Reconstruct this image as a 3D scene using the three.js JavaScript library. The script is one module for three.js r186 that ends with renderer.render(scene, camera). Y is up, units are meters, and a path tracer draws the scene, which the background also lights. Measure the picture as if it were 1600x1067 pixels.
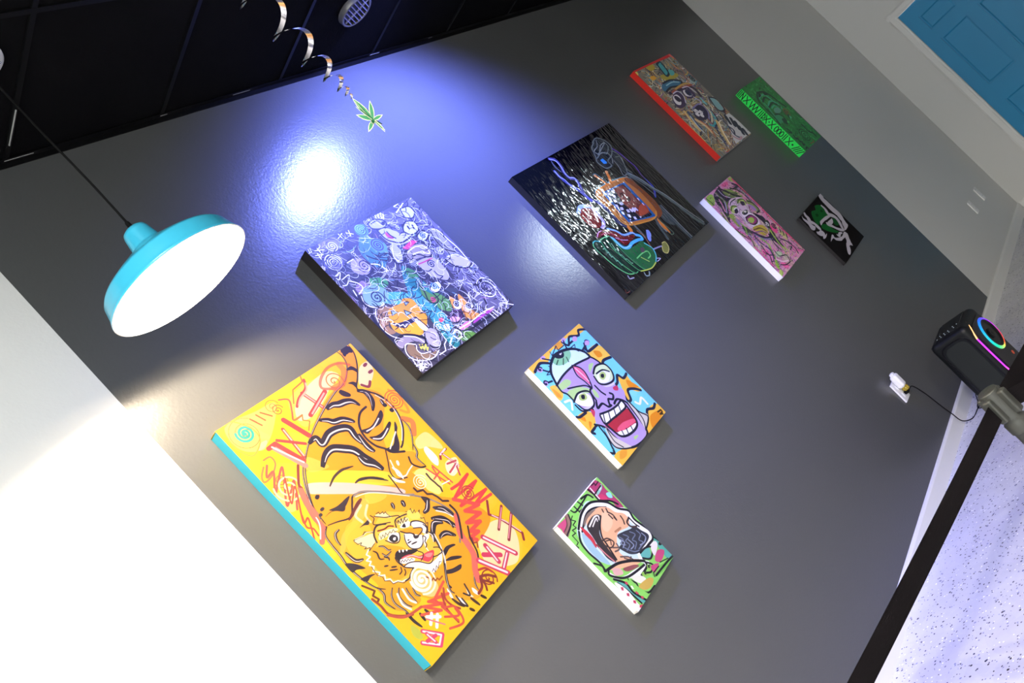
import * as THREE from 'three';
import { RoundedBoxGeometry } from 'three/addons/geometries/RoundedBoxGeometry.js';
import { mergeGeometries } from 'three/addons/utils/BufferGeometryUtils.js';
import { RectAreaLightUniformsLib } from 'three/addons/lights/RectAreaLightUniformsLib.js';

// ---------------------------------------------------------------- camera, daylight, lamps, exposure
RectAreaLightUniformsLib.init();
const scene = new THREE.Scene();
const camera = new THREE.PerspectiveCamera(41.66, 1600 / 1067, 0.05, 60);
camera.position.set(0, 1.73, 2.34);
{ // the photographer held the camera turned well over to one side
  const right = new THREE.Vector3(0.51564, -0.69367, 0.50293), back = new THREE.Vector3(-0.74561, -0.07409, 0.66225);
  const up = new THREE.Vector3().crossVectors(back, right).normalize();
  right.crossVectors(up, back).normalize();
  camera.quaternion.setFromRotationMatrix(new THREE.Matrix4().makeBasis(right, up, back));
}
const renderer = new THREE.WebGLRenderer({ antialias: true });
renderer.toneMapping = THREE.LinearToneMapping;
renderer.toneMappingExposure = 1.0;
renderer.shadowMap.enabled = true;
scene.background = new THREE.Color(0.97, 1.0, 0.98);   // overcast daylight behind the unseen left window
scene.backgroundIntensity = 6.2;

const SPOT = new THREE.Vector3(3.25, 3.37, 0.8), SPOT_AIM = new THREE.Vector3(3.12, 2.65, 0);
const spotLight = new THREE.SpotLight(new THREE.Color(0.17, 0.22, 1.0), 54, 0, 1.08, 1, 2);
spotLight.shadow.radius = 2.2;
const SPOT2 = new THREE.Vector3(8.62, 2.95, 3.5), SPOT2_AIM = new THREE.Vector3(3.5, 2.2, 0);
const spotLight2 = new THREE.SpotLight(new THREE.Color(0.8, 0.95, 1.0), 30, 0, 0.052, 1, 2);
spotLight2.shadow.radius = 2.5;
const fillPanelLight = new THREE.RectAreaLight(new THREE.Color(0.96, 1, 0.98), 17, 0.52, 1.12);
const LAMP = { x: 1.369, rim: 2.615, z: 0.441, ceiling: 3.433 };
const lampLight = new THREE.PointLight(new THREE.Color(1.0, 0.82, 0.6), 6, 0, 2);
lampLight.shadow.radius = 1.4;

// ---------------------------------------------------------------- helpers
const VENT_TURN = 0.6, SWIRL_PHASE = -2.238, LEAF_TURN = -0.9, HEAD_TURN = -0.23, BELT_Y = 0.915;
const CEIL = 3.433, FAR = 8.784, PAINT_L = 1.251, PAINT_R = 6.605;
function rng(seed) { let s = seed >>> 0; return () => { s = (s + 0x6D2B79F5) | 0; let t = Math.imul(s ^ (s >>> 15), 1 | s); t = (t + Math.imul(t ^ (t >>> 7), 61 | t)) ^ t; return ((t ^ (t >>> 14)) >>> 0) / 4294967296; }; }
const taken = {};
const numbered = (n) => { const k = (taken[n] = (taken[n] ?? -1) + 1); return k ? n + '_' + String(k).padStart(3, '0') : n; };
function shadows(o) { o.traverse((m) => { if (m.isMesh) { m.castShadow = true; m.receiveShadow = true; } }); return o; }
function thing(name, label, category, [x, y, z] = [0, 0, 0], turn = 0, group) {
  const o = new THREE.Group(); o.name = numbered(name); scene.add(o);
  o.position.set(x, y, z); o.rotation.y = turn; o.userData = { label, category };
  if (group) o.userData.group = group;
  return o;
}
function part(name, geo, mat, parent, label) {
  const m = new THREE.Mesh(geo, mat); m.name = name; parent.add(m); m.castShadow = m.receiveShadow = true;
  if (label) m.userData.label = label;
  return m;
}
function struct(name, geo, mat) { const m = part(name, geo, mat, scene); m.userData.kind = 'structure'; return m; }
function structGroup(name) { const g = new THREE.Group(); g.name = name; g.userData.kind = 'structure'; scene.add(g); return g; }
const box = (x0, x1, y0, y1, z0, z1, r) => {
  const w = x1 - x0, h = y1 - y0, d = z1 - z0;
  const g = r ? new RoundedBoxGeometry(w, h, d, 3, r) : new THREE.BoxGeometry(w, h, d);
  return g.translate((x0 + x1) / 2, (y0 + y1) / 2, (z0 + z1) / 2);
};
function metreUV(g, axisU, axisV, scale = 1) {     // uv in metres from two of the position's axes
  const p = g.attributes.position, uv = new Float32Array(p.count * 2);
  for (let i = 0; i < p.count; i++) { uv[i * 2] = p.getComponent(i, axisU) * scale; uv[i * 2 + 1] = p.getComponent(i, axisV) * scale; }
  g.setAttribute('uv', new THREE.BufferAttribute(uv, 2)); return g;
}
const merge = (list) => mergeGeometries(list.map((g) => (g.index ? g.toNonIndexed() : g)));
const lathe = (pts, seg = 64) => new THREE.LatheGeometry(pts.map(([r, y]) => new THREE.Vector2(r, y)), seg);
const tube = (pts, r, seg = 60, rad = 8) => new THREE.TubeGeometry(new THREE.CatmullRomCurve3(pts.map((p) => new THREE.Vector3(...p))), seg, r, rad);
const std = (color, roughness = 0.6, extra = {}) => new THREE.MeshStandardMaterial({ color: Array.isArray(color) ? new THREE.Color().setRGB(...color) : color, roughness, ...extra });
const phys = (color, roughness, extra = {}) => new THREE.MeshPhysicalMaterial({ color: Array.isArray(color) ? new THREE.Color().setRGB(...color) : color, roughness, ...extra });

// ---------------------------------------------------------------- textures
function noiseTexture(n, seed, octaves, colour = false, fn = (v) => [v, v, v]) {   // tiling value noise
  const data = new Uint8Array(n * n * 4), R = rng(seed);
  const layers = octaves.map(([cells, amp]) => ({ cells, amp, g: Float32Array.from({ length: cells * cells }, () => R()) }));
  const sm = (t) => t * t * (3 - 2 * t);
  for (let y = 0; y < n; y++) for (let x = 0; x < n; x++) {
    let v = 0;
    for (const { cells, amp, g } of layers) {
      const fx = (x / n) * cells, fy = (y / n) * cells, ix = Math.floor(fx), iy = Math.floor(fy), tx = sm(fx - ix), ty = sm(fy - iy), jx = (ix + 1) % cells, jy = (iy + 1) % cells;
      v += amp * ((g[iy * cells + ix] * (1 - tx) + g[iy * cells + jx] * tx) * (1 - ty) + (g[jy * cells + ix] * (1 - tx) + g[jy * cells + jx] * tx) * ty);
    }
    const c = fn(v), i = (y * n + x) * 4;
    for (let k = 0; k < 3; k++) data[i + k] = Math.max(0, Math.min(255, Math.round(c[k] * 255)));
    data[i + 3] = 255;
  }
  const t = new THREE.DataTexture(data, n, n); t.wrapS = t.wrapT = THREE.RepeatWrapping; t.magFilter = THREE.LinearFilter; t.minFilter = THREE.LinearMipmapLinearFilter; t.generateMipmaps = true;
  if (colour) t.colorSpace = THREE.SRGBColorSpace;
  t.needsUpdate = true; return t;
}
const peel = noiseTexture(512, 11, [[64, 0.45], [128, 0.35], [21, 0.2]]);      // roller-painted orange peel, one tile per half metre
peel.repeat.set(2, 2);
const weave = noiseTexture(256, 5, [[128, 0.6], [64, 0.4]]);
function canvasTexture(w, h, draw, repeat) {
  const c = document.createElement('canvas'); c.width = w; c.height = h;
  draw(c.getContext('2d'), w, h);
  const t = new THREE.CanvasTexture(c); t.colorSpace = THREE.SRGBColorSpace; t.anisotropy = 8;
  if (repeat) { t.wrapS = t.wrapT = THREE.RepeatWrapping; t.repeat.set(...repeat); }
  return t;
}

// ---------------------------------------------------------------- materials
const paintBump = { bumpMap: peel, bumpScale: 0.00035 };
const M = {
  dark: phys([0.072, 0.074, 0.074], 0.28, { ...paintBump, specularIntensity: 0.7 }),
  light: std([0.64, 0.64, 0.62], 0.45, paintBump),
  trim: std([0.74, 0.74, 0.72], 0.35),
  black: std([0.008, 0.008, 0.009], 0.45),
  ceilingTile: phys([0.003, 0.003, 0.0034], 0.8, { specularIntensity: 0.05, bumpMap: weave, bumpScale: 0.0006 }),
  grid: phys([0.004, 0.004, 0.0044], 0.35, { specularIntensity: 0.2 }),
  paleMark: std([0.3, 0.3, 0.29], 0.6),
  doorBlue: std([0.012, 0.25, 0.5], 0.42),
  chrome: std([0.8, 0.8, 0.8], 0.12, { metalness: 1 }),
  foil: std([0.82, 0.82, 0.84], 0.16, { metalness: 1 }),
  whitePlastic: std([0.8, 0.8, 0.8], 0.35),
  shade: phys([0.05, 0.46, 0.66], 0.28, { clearcoat: 0.6, clearcoatRoughness: 0.15 }),
  lining: std([0.92, 0.9, 0.86], 0.5),
  blackPlastic: phys([0.006, 0.007, 0.0075], 0.4, { specularIntensity: 0.4 }),
  sidePlastic: phys([0.012, 0.0145, 0.014], 0.5, { specularIntensity: 0.4 }),
  gloss: phys([0.005, 0.005, 0.006], 0.2, { specularIntensity: 0.5 }),
  post: std([0.034, 0.036, 0.032], 0.42, { metalness: 0.3 }),
  belt: phys([0.0035, 0.003, 0.0036], 0.9, { specularIntensity: 0.06, bumpMap: weave, bumpScale: 0.0005 }),
  rubber: phys([0.005, 0.005, 0.005], 0.7, { specularIntensity: 0.2 }),
  amber: phys([0.85, 0.66, 0.08], 0.06, { transmission: 0.75, thickness: 0.02, ior: 1.4 }),
  glass: phys([1, 1, 1], 0.02, { transmission: 1, thickness: 0 }),
  wood: std([0.45, 0.32, 0.2], 0.6),
};
const glow = (c, k) => new THREE.MeshStandardMaterial({ color: 0x000000, emissive: new THREE.Color(c), emissiveIntensity: k, roughness: 0.5 });

// ---------------------------------------------------------------- the room
const floorTex = canvasTexture(2048, 2048, (g, w, h) => {
  g.fillStyle = 'rgb(206,207,212)'; g.fillRect(0, 0, w, h);
  const R = rng(77);
  for (let i = 0; i < 900; i++) { g.fillStyle = `rgba(${R() < 0.5 ? '226,228,238' : '186,184,204'},0.10)`; g.beginPath(); g.ellipse(R() * w, R() * h, 40 + R() * 160, 30 + R() * 90, R() * 3, 0, 7); g.fill(); }
  const cols = ['#2b2f4e', '#3a3f5c', '#1d1f2c', '#ffffff', '#ffffff', '#6f7396', '#8e93b8', '#55506e'];
  for (let i = 0; i < 6500; i++) {
    const x = R() * w, y = R() * h, r = 2 + R() * 4.5; g.fillStyle = cols[Math.floor(R() * cols.length)];
    g.beginPath(); const k = 4 + Math.floor(R() * 3), a0 = R() * 6;
    for (let j = 0; j < k; j++) { const a = a0 + (j / k) * 6.283, q = r * (0.5 + R() * 0.6); g.lineTo(x + Math.cos(a) * q, y + Math.sin(a) * q); }
    g.fill();
  }
}, [0.5, 0.5]);
struct('floor', metreUV(box(-1.6, 9, -0.15, 0, -0.15, 7.2), 0, 2), new THREE.MeshStandardMaterial({ map: floorTex, roughness: 0.33 }));
{ // the wall with the paintings: one wall, its middle painted dark
  const w = structGroup('wall_front');
  part('light_paint_section', metreUV(box(-1.6, PAINT_L, 0, CEIL + 0.1, -0.15, 0), 0, 1), M.light, w);
  part('dark_paint_section', metreUV(box(PAINT_L, PAINT_R, 0, CEIL + 0.1, -0.15, 0), 0, 1), M.dark, w);
  part('light_paint_section', metreUV(box(PAINT_R, FAR + 0.15, 0, CEIL + 0.1, -0.15, 0), 0, 1), M.light, w);
}
const DZ0 = 0.412, DZ1 = 1.228, DTOP = 2.0;
{ // the wall with the blue door
  const w = structGroup('wall_right');
  part('wall_section', metreUV(box(FAR, FAR + 0.15, 0, CEIL + 0.1, 0, DZ0 - 0.02), 2, 1), M.light, w);
  part('wall_section', metreUV(box(FAR, FAR + 0.15, DTOP + 0.02, CEIL + 0.1, DZ0 - 0.02, DZ1 + 0.02), 2, 1), M.light, w);
  part('wall_section', metreUV(box(FAR, FAR + 0.15, 0, CEIL + 0.1, DZ1 + 0.02, 7.2), 2, 1), M.light, w);
}
struct('wall_rear', metreUV(box(-1.6, FAR + 0.15, 0, CEIL + 0.1, 7, 7.15), 0, 1), M.light);
const WIN = { z0: 0.9, z1: 5.9, y0: 0.35, y1: 3.0 };
{ // left wall out of view, its large window placed to light the room
  const w = structGroup('wall_left');
  const seg = (y0, y1, z0, z1) => part('wall_section', metreUV(box(-1.6, -1.4, y0, y1, z0, z1), 2, 1), M.light, w);
  seg(0, WIN.y0, 0, 7); seg(WIN.y1, CEIL + 0.1, 0, 7); seg(WIN.y0, WIN.y1, 0, WIN.z0); seg(WIN.y0, WIN.y1, WIN.z1, 7);
  const f = structGroup('unseen_window_1');
  const bar = (y0, y1, z0, z1) => part('frame_bar', box(-1.54, -1.46, y0, y1, z0, z1), M.black, f);
  bar(WIN.y0, WIN.y0 + 0.05, WIN.z0, WIN.z1); bar(WIN.y1 - 0.05, WIN.y1, WIN.z0, WIN.z1);
  for (const z of [WIN.z0, WIN.z0 + 1.65, WIN.z0 + 3.3, WIN.z1 - 0.05]) bar(WIN.y0 + 0.05, WIN.y1 - 0.05, z, z + 0.05);
  for (let i = 0; i < 3; i++) part('pane', box(-1.503, -1.497, WIN.y0 + 0.05, WIN.y1 - 0.05, WIN.z0 + 0.05 + i * 1.65, WIN.z0 + 1.65 + i * 1.65 - (i === 2 ? 0.0 : 0)), M.glass, f);
}
{ // dropped ceiling of black tiles in a black grid
  const c = structGroup('ceiling');
  part('ceiling_slab', box(-1.6, FAR + 0.15, CEIL + 0.1, CEIL + 0.2, -0.15, 7.15), M.black, c);
  const S = 0.6, X0 = 0.308, tile = new RoundedBoxGeometry(S - 0.016, 0.014, S - 0.016, 1, 0.004);
  const far = [];
  for (let i = -3; i < 15; i++) for (let j = 0; j < 12; j++) {
    const x = X0 + (i + 0.5) * S, z = (j + 0.5) * S - 0.005;
    if (x < -1.5 || x > FAR || z > 7) continue;
    if (Math.abs(x - 0.608) < 0.02 && (j === 2 || j === 3)) continue;   // bay of the added fill panel
    const near = j < 4 && x > 0;
    if (!near) { far.push(tile.clone().translate(x, CEIL + 0.012, z)); continue; }
    const t = part('ceiling_tile', tile, M.ceilingTile, c); t.position.set(x, CEIL + 0.012, z);
  }
  const rest = part('ceiling_tile_field', merge(far), M.ceilingTile, c); rest.userData.kind = 'stuff';
  const bars = [];
  for (let i = -2; i < 15; i++) bars.push(box(X0 + i * S - 0.009, X0 + i * S + 0.009, CEIL - 0.001, CEIL + 0.03, 0, 7));
  for (let j = 1; j < 12; j++) bars.push(box(-1.4, FAR, CEIL - 0.002, CEIL + 0.03, j * S - 0.014, j * S + 0.004));
  part('ceiling_grid', merge(bars), M.grid, c).userData.kind = 'stuff';
  const R = rng(4);     // pale marks: a chipped line on one grid bar, streaks along the trim
  for (const [x, z, dx, dz] of [[1.506, 0.08, 0.003, 0.15], [1.5, 0.012, 0.1, 0.003], [2.1, 0.012, 0.03, 0.003], [2.45, 0.012, 0.09, 0.002], [3.29, 0.012, 0.07, 0.002], [3.75, 0.012, 0.03, 0.003]])
    part('pale_mark', box(x, x + dx, CEIL - 0.0035 - R() * 0.001, CEIL - 0.001, z, z + dz), M.paleMark, c);
  struct('trim_1', merge([box(-1.4, FAR, CEIL - 0.021, CEIL - 0.001, 0, 0.004), box(-1.4, FAR, CEIL - 0.003, CEIL - 0.001, 0.003, 0.022)]), M.grid);
}
{ // baseboards with an eased upper edge
  const prof = new THREE.Shape([[0, 0], [0.015, 0], [0.015, 0.078], [0.011, 0.086], [0.004, 0.09], [0, 0.09]].map((p) => new THREE.Vector2(...p)));
  const run = (len) => new THREE.ExtrudeGeometry(prof, { depth: len, bevelEnabled: false });
  struct('baseboard_front', run(FAR + 1.4).rotateY(-Math.PI / 2).translate(FAR, 0, 0), M.trim);
  struct('baseboard_right', run(DZ0 - 0.075).rotateY(Math.PI).translate(FAR, 0, DZ0 - 0.075), M.trim);
}
{ // the blue six-panel door and its white casing
  const d = structGroup('door_1');
  const X = FAR - 0.002, leafX0 = FAR + 0.012;
  const rails = [];
  const zs = [[DZ0 + 0.113, DZ0 + 0.378], [DZ0 + 0.484, DZ0 + 0.749]], ys = [[0.22, 0.862], [1.04, 1.612], [1.716, 1.88]];
  part('door_leaf', box(leafX0 + 0.008, leafX0 + 0.043, 0.008, DTOP, DZ0, DZ1), M.doorBlue, d);
  for (const [a, b] of [[DZ0, zs[0][0]], [zs[0][1], zs[1][0]], [zs[1][1], DZ1]]) rails.push(box(leafX0, leafX0 + 0.01, 0.008, DTOP, a, b));
  for (const [a, b] of [[0.008, ys[0][0]], [ys[0][1], ys[1][0]], [ys[1][1], ys[2][0]], [ys[2][1], DTOP]]) for (const [p, q] of zs) rails.push(box(leafX0, leafX0 + 0.01, a, b, p, q));
  part('stile_and_rail', merge(rails), M.doorBlue, d);
  for (const [a, b] of ys) for (const [p, q] of zs) {   // raised panel with sloping edges
    const s = new THREE.Shape([[p + 0.022, a + 0.022], [q - 0.022, a + 0.022], [q - 0.022, b - 0.022], [p + 0.022, b - 0.022]].map((v) => new THREE.Vector2(...v)));
    part('door_panel', new THREE.ExtrudeGeometry(s, { depth: 0.001, bevelEnabled: true, bevelThickness: 0.006, bevelSize: 0.012, bevelSegments: 1 }).rotateY(-Math.PI / 2).translate(leafX0 + 0.0095, 0, 0), M.doorBlue, d);
  }
  part('door_knob', lathe([[0.001, 0.06], [0.02, 0.058], [0.027, 0.045], [0.022, 0.03], [0.011, 0.024], [0.011, 0.008], [0.03, 0.006], [0.032, 0]], 32).rotateZ(Math.PI / 2).translate(leafX0, 0.95, DZ1 - 0.07), M.chrome, d);
  const cas = new THREE.Shape([[0, 0], [0.075, 0], [0.075, 0.010], [0.06, 0.017], [0.022, 0.017], [0.016, 0.012], [0.004, 0.012], [0, 0.008]].map((v) => new THREE.Vector2(...v)));
  const stick = (len) => new THREE.ExtrudeGeometry(cas, { depth: len, bevelEnabled: false });
  // profile x runs away from the opening, y away from the wall
  part('casing', stick(DTOP + 0.07).applyMatrix4(new THREE.Matrix4().makeBasis(new THREE.Vector3(0, 0, -1), new THREE.Vector3(-1, 0, 0), new THREE.Vector3(0, 1, 0))).translate(FAR, 0, DZ0), M.trim, d);
  part('casing', stick(DTOP + 0.07).applyMatrix4(new THREE.Matrix4().makeBasis(new THREE.Vector3(0, 0, 1), new THREE.Vector3(-1, 0, 0), new THREE.Vector3(0, 1, 0))).translate(FAR, 0, DZ1), M.trim, d);
  part('casing', stick(DZ1 - DZ0 + 0.15).applyMatrix4(new THREE.Matrix4().makeBasis(new THREE.Vector3(0, 1, 0), new THREE.Vector3(-1, 0, 0), new THREE.Vector3(0, 0, 1))).translate(FAR - 0.0006, DTOP, DZ0 - 0.075), M.trim, d);
  part('jamb', merge([box(FAR - 0.006, FAR + 0.1, 0, DTOP + 0.016, DZ0 - 0.018, DZ0 - 0.002), box(FAR - 0.006, FAR + 0.1, 0, DTOP + 0.016, DZ1 + 0.002, DZ1 + 0.018), box(FAR - 0.006, FAR + 0.1, DTOP + 0.002, DTOP + 0.018, DZ0 - 0.018, DZ1 + 0.018)]), M.trim, d);
}

// ---------------------------------------------------------------- pendant lamp
function pendantLamp(L, label) {
  const t = thing('pendant_lamp', label, 'lamp', [L.x, L.rim, L.z]);
  const up = L.ceiling - L.rim;
  const outer = [[0.2068, 0], [0.2085, 0.003], [0.2065, 0.008], [0.201, 0.02], [0.1935, 0.05], [0.187, 0.058], [0.15, 0.078], [0.1, 0.103], [0.06, 0.122], [0.046, 0.129], [0.0435, 0.134], [0.0365, 0.176], [0.033, 0.186], [0.024, 0.192], [0.006, 0.194]];
  part('lamp_shade', lathe(outer, 96), M.shade, t);
  const inner = outer.slice(0, 11).map(([r, y]) => [r - 0.002, y + (y > 0.05 ? -0.002 : 0)]);
  part('shade_lining', lathe([[0.2085, 0.0005], ...inner, [0.003, 0.128]], 96), M.lining, t, 'white enamelled inside of the shade');
  part('socket', lathe([[0.001, 0.09], [0.02, 0.09], [0.021, 0.127], [0.001, 0.127]], 32), M.whitePlastic, t);
  part('bulb', lathe([[0.0005, 0.036], [0.012, 0.038], [0.024, 0.046], [0.03, 0.06], [0.029, 0.07], [0.022, 0.084], [0.014, 0.094], [0.013, 0.1]], 32), glow(new THREE.Color(1, 0.86, 0.68), 14), t);
  part('cord', tube([[0, 0.19, 0], [0.002, 0.35, 0.001], [-0.001, 0.6, 0], [0, up - 0.02, 0]], 0.0032, 40), M.rubber, t);
  part('strain_relief', lathe([[0.0036, 0.22], [0.006, 0.215], [0.0075, 0.193], [0.0075, 0.188]], 24), M.rubber, t);
  const can = part('ceiling_canopy', lathe([[0.004, up - 0.03], [0.02, up - 0.029], [0.05, up - 0.022], [0.068, up - 0.008], [0.07, up - 0.001]], 48), std([0.55, 0.56, 0.56], 0.4), t, 'grey dome canopy');
  part('screw', new THREE.SphereGeometry(0.004, 12, 8).translate(0.04, up - 0.0265, 0.02), M.chrome, can);
  const light = lampLight.clone(); light.intensity = L.power ?? light.intensity; if (L.power) light.color.setRGB(1, 0.9, 0.78); light.position.set(L.x, L.rim + 0.064, L.z); light.castShadow = true; scene.add(light);
}
pendantLamp(LAMP, 'turquoise barn-style pendant lamp hanging lit on a thin black cord nearest the dark wall');
pendantLamp({ ...LAMP, z: 1.95, power: 15 }, 'unseen turquoise pendant lamp lighting the lower dark wall, second from it');  // out of view, placed to light the lower part of the dark wall
pendantLamp({ ...LAMP, z: 3.45, power: 18 }, 'unseen turquoise pendant lamp lighting the lower dark wall, third from it');  // also out of view, lights the same lower wall from farther back
function unseenSpot(at, aim, light, tint, label, onWall) {
  const t = thing('unseen_spotlight', label, 'spotlight', at.toArray());
  const dir = aim.clone().sub(at).normalize(), q = new THREE.Quaternion().setFromUnitVectors(new THREE.Vector3(0, -1, 0), dir);
  const b = part('housing', lathe([[0.062, -0.004], [0.066, 0.0], [0.066, 0.03], [0.056, 0.06], [0.034, 0.085], [0.001, 0.09]], 48), M.black, t); b.quaternion.copy(q);
  const l = part('lens', lathe([[0.001, 0.002], [0.061, 0.002]], 48), glow(tint, 8), t); l.quaternion.copy(q);
  part('stem', tube(onWall ? [[0.05, 0.01, 0.02], [FAR - at.x, 0.01, 0.03]] : [[0, 0.03, 0.02], [0, 0.062, 0.03]], 0.01, 8), M.black, t);
  light.position.copy(at).addScaledVector(dir, 0.012); light.target.position.copy(aim); light.castShadow = true; scene.add(light, light.target);
}
unseenSpot(SPOT, SPOT_AIM, spotLight, new THREE.Color(0.3, 0.36, 1), 'unseen black ceiling spotlight throwing blue light on the dark wall');  // out of view, sited from the wall's hot spot and the canvas shadows
unseenSpot(SPOT2, SPOT2_AIM, spotLight2, new THREE.Color(0.8, 0.95, 1), 'unseen wall spotlight placed to make the sheen on the glossy black canvas', true);  // out of view, placed so its reflection streaks the varnished canvas
{ // fill panel added to the ceiling grid to brighten the wall's left end
  const t = thing('added_fill_panel', 'added white rectangular fill light panel in the black ceiling', 'added fill light', [0.6, CEIL, 1.795]);
  part('frame', merge([box(-0.29, 0.29, -0.006, 0.02, -0.59, -0.565), box(-0.29, 0.29, -0.006, 0.02, 0.565, 0.59), box(-0.29, -0.265, -0.006, 0.02, -0.565, 0.565), box(0.265, 0.29, -0.006, 0.02, -0.565, 0.565)]), M.trim, t);
  part('diffuser', box(-0.265, 0.265, 0.0, 0.012, -0.565, 0.565), glow(new THREE.Color(1, 0.99, 0.95), 3), t);
  fillPanelLight.position.set(0.6, CEIL - 0.008, 1.795); fillPanelLight.lookAt(0.6, 0, 1.795); scene.add(fillPanelLight);
}
{ // round louvred fitting on the ceiling
  const t = thing('ceiling_vent', 'round metal-rimmed ceiling fitting with a blue-lit slatted face', 'vent', [2.985, CEIL, 0.335]), slatMat = std([0.17, 0.17, 0.26], 0.4);
  part('rim', lathe([[0.069, -0.02], [0.071, -0.024], [0.075, -0.0245], [0.079, -0.021], [0.082, -0.004], [0.082, 0]], 64), std([0.12, 0.12, 0.13], 0.3, { metalness: 0.4 }), t);
  part('back_plate', new THREE.CylinderGeometry(0.07, 0.07, 0.003, 48).translate(0, -0.008, 0), std([0.01, 0.01, 0.014], 0.5), t);
  for (let i = -3; i <= 3; i++) {
    const u = i * 0.017, h = Math.sqrt(0.068 ** 2 - u * u), s = part('slat', box(-h, h, -0.006, 0.006, -0.0008, 0.0008), slatMat, t);
    s.rotation.set(0, VENT_TURN, 0); s.rotateX(0.5); s.position.set(Math.sin(VENT_TURN) * u, -0.019, Math.cos(VENT_TURN) * u);
  }
  const cross = part('cross_bar', box(-0.0015, 0.0015, -0.003, 0.003, -0.067, 0.067), slatMat, t); cross.rotation.y = VENT_TURN; cross.position.y = -0.021;
}

// ---------------------------------------------------------------- foil swirl with a leaf
{
  const X = 2.075, Y = 2.695, Z = 0.716, t = thing('foil_swirl', 'silver foil swirl hanging from the ceiling with a green leaf cutout at its end', 'decoration', [X, Y, Z]);
  // a flat spiral of foil pulled down by its weight: the pitch and the radius shrink towards the end
  const pos = [], idx = [], N = 480, top = CEIL - Y - 0.03, hs = [0.095, 0.116, 0.143, 0.196, 0.279, 0.399, 0.545, top], rs = [0.004, 0.009, 0.016, 0.025, 0.037, 0.046, 0.05, 0.05];
  const cubic = (v, t) => { const i = Math.min(v.length - 2, Math.floor(t)), f = t - i, p = (k) => v[Math.max(0, Math.min(v.length - 1, k))]; return 0.5 * (2 * p(i) + (p(i + 1) - p(i - 1)) * f + (2 * p(i - 1) - 5 * p(i) + 4 * p(i + 1) - p(i + 2)) * f * f + (3 * p(i) - p(i - 1) - 3 * p(i + 1) + p(i + 2)) * f * f * f); };
  for (let i = 0; i <= N; i++) {
    const s = (i / N) * 7, y = cubic(hs, s), r = cubic(rs, s), a = SWIRL_PHASE + (s - 1) * 2 * Math.PI, w = 0.0028 + 0.0042 * Math.min(1, s / 4.5), c = Math.cos(a), q = Math.sin(a);
    pos.push((r - w) * c, y + w * 0.7, (r - w) * q, (r + w) * c, y - w * 0.7, (r + w) * q);
    if (i < N) { const k = i * 2; idx.push(k, k + 1, k + 2, k + 1, k + 3, k + 2); }
  }
  const g = new THREE.BufferGeometry(); g.setAttribute('position', new THREE.Float32BufferAttribute(pos, 3)); g.setIndex(idx); g.computeVertexNormals();
  const foil = M.foil.clone(); foil.side = THREE.DoubleSide;
  part('foil_ribbon', g, foil, t);
  part('string', tube([[0.006, 0.104, 0], [0.002, 0.098, 0], [0, 0.09, 0]], 0.0006, 8, 6), M.whitePlastic, t);
  part('ceiling_hook', tube([[0, top - 0.02, 0], [0, top + 0.028, 0]], 0.0015, 6, 6), M.chrome, t);
  const lens = (dx, dy, w, grow) => {
    const len = Math.hypot(dx, dy), nx = -dy / len, ny = dx / len, ex = dx / len, ey = dy / len, k = grow, s = new THREE.Shape();
    const P = (f, o) => [dx * f + nx * o + ex * (f > 0.9 ? k * 1.6 : f < 0.1 ? -k : 0), dy * f + ny * o + ey * (f > 0.9 ? k * 1.6 : f < 0.1 ? -k : 0)];
    s.moveTo(...P(0, 0)); s.bezierCurveTo(...P(0.3, w + k), ...P(0.65, w + k), ...P(1, 0)); s.bezierCurveTo(...P(0.65, -w - k), ...P(0.3, -w - k), ...P(0, 0));
    return s;
  };
  const leaflets = [[0, 0.088, 0.011], [-0.024, 0.044, 0.009], [0.03, 0.046, 0.009], [-0.031, -0.014, 0.009], [0.026, -0.008, 0.008], [0.003, -0.044, 0.0025]];
  for (const [turn, tilt, set] of [[LEAF_TURN, 0, leaflets], [LEAF_TURN + 1.25, 0, [[0.002, 0.084, 0.011], [-0.03, 0.05, 0.009], [0.03, 0.05, 0.009], [-0.03, -0.016, 0.009], [0.03, -0.016, 0.009], [0, -0.046, 0.003]]]]) {
    const ex = (gr, th) => merge(set.map(([x, y, w]) => new THREE.ExtrudeGeometry(lens(x, y, w * 0.72, gr), { depth: th, bevelEnabled: false, curveSegments: 14 }).translate(0, 0, -th / 2)));
    const a = part('leaf_border', ex(0.0036, 0.0012), std([0.9, 0.92, 0.62], 0.5), t, 'pale yellow border of the leaf cutout'); a.rotation.y = turn;
    const b = part('leaf', ex(0, 0.0022), std([0.02, 0.32, 0.1], 0.4), t, 'green leaf print'); b.rotation.y = turn;
  }
}

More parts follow.
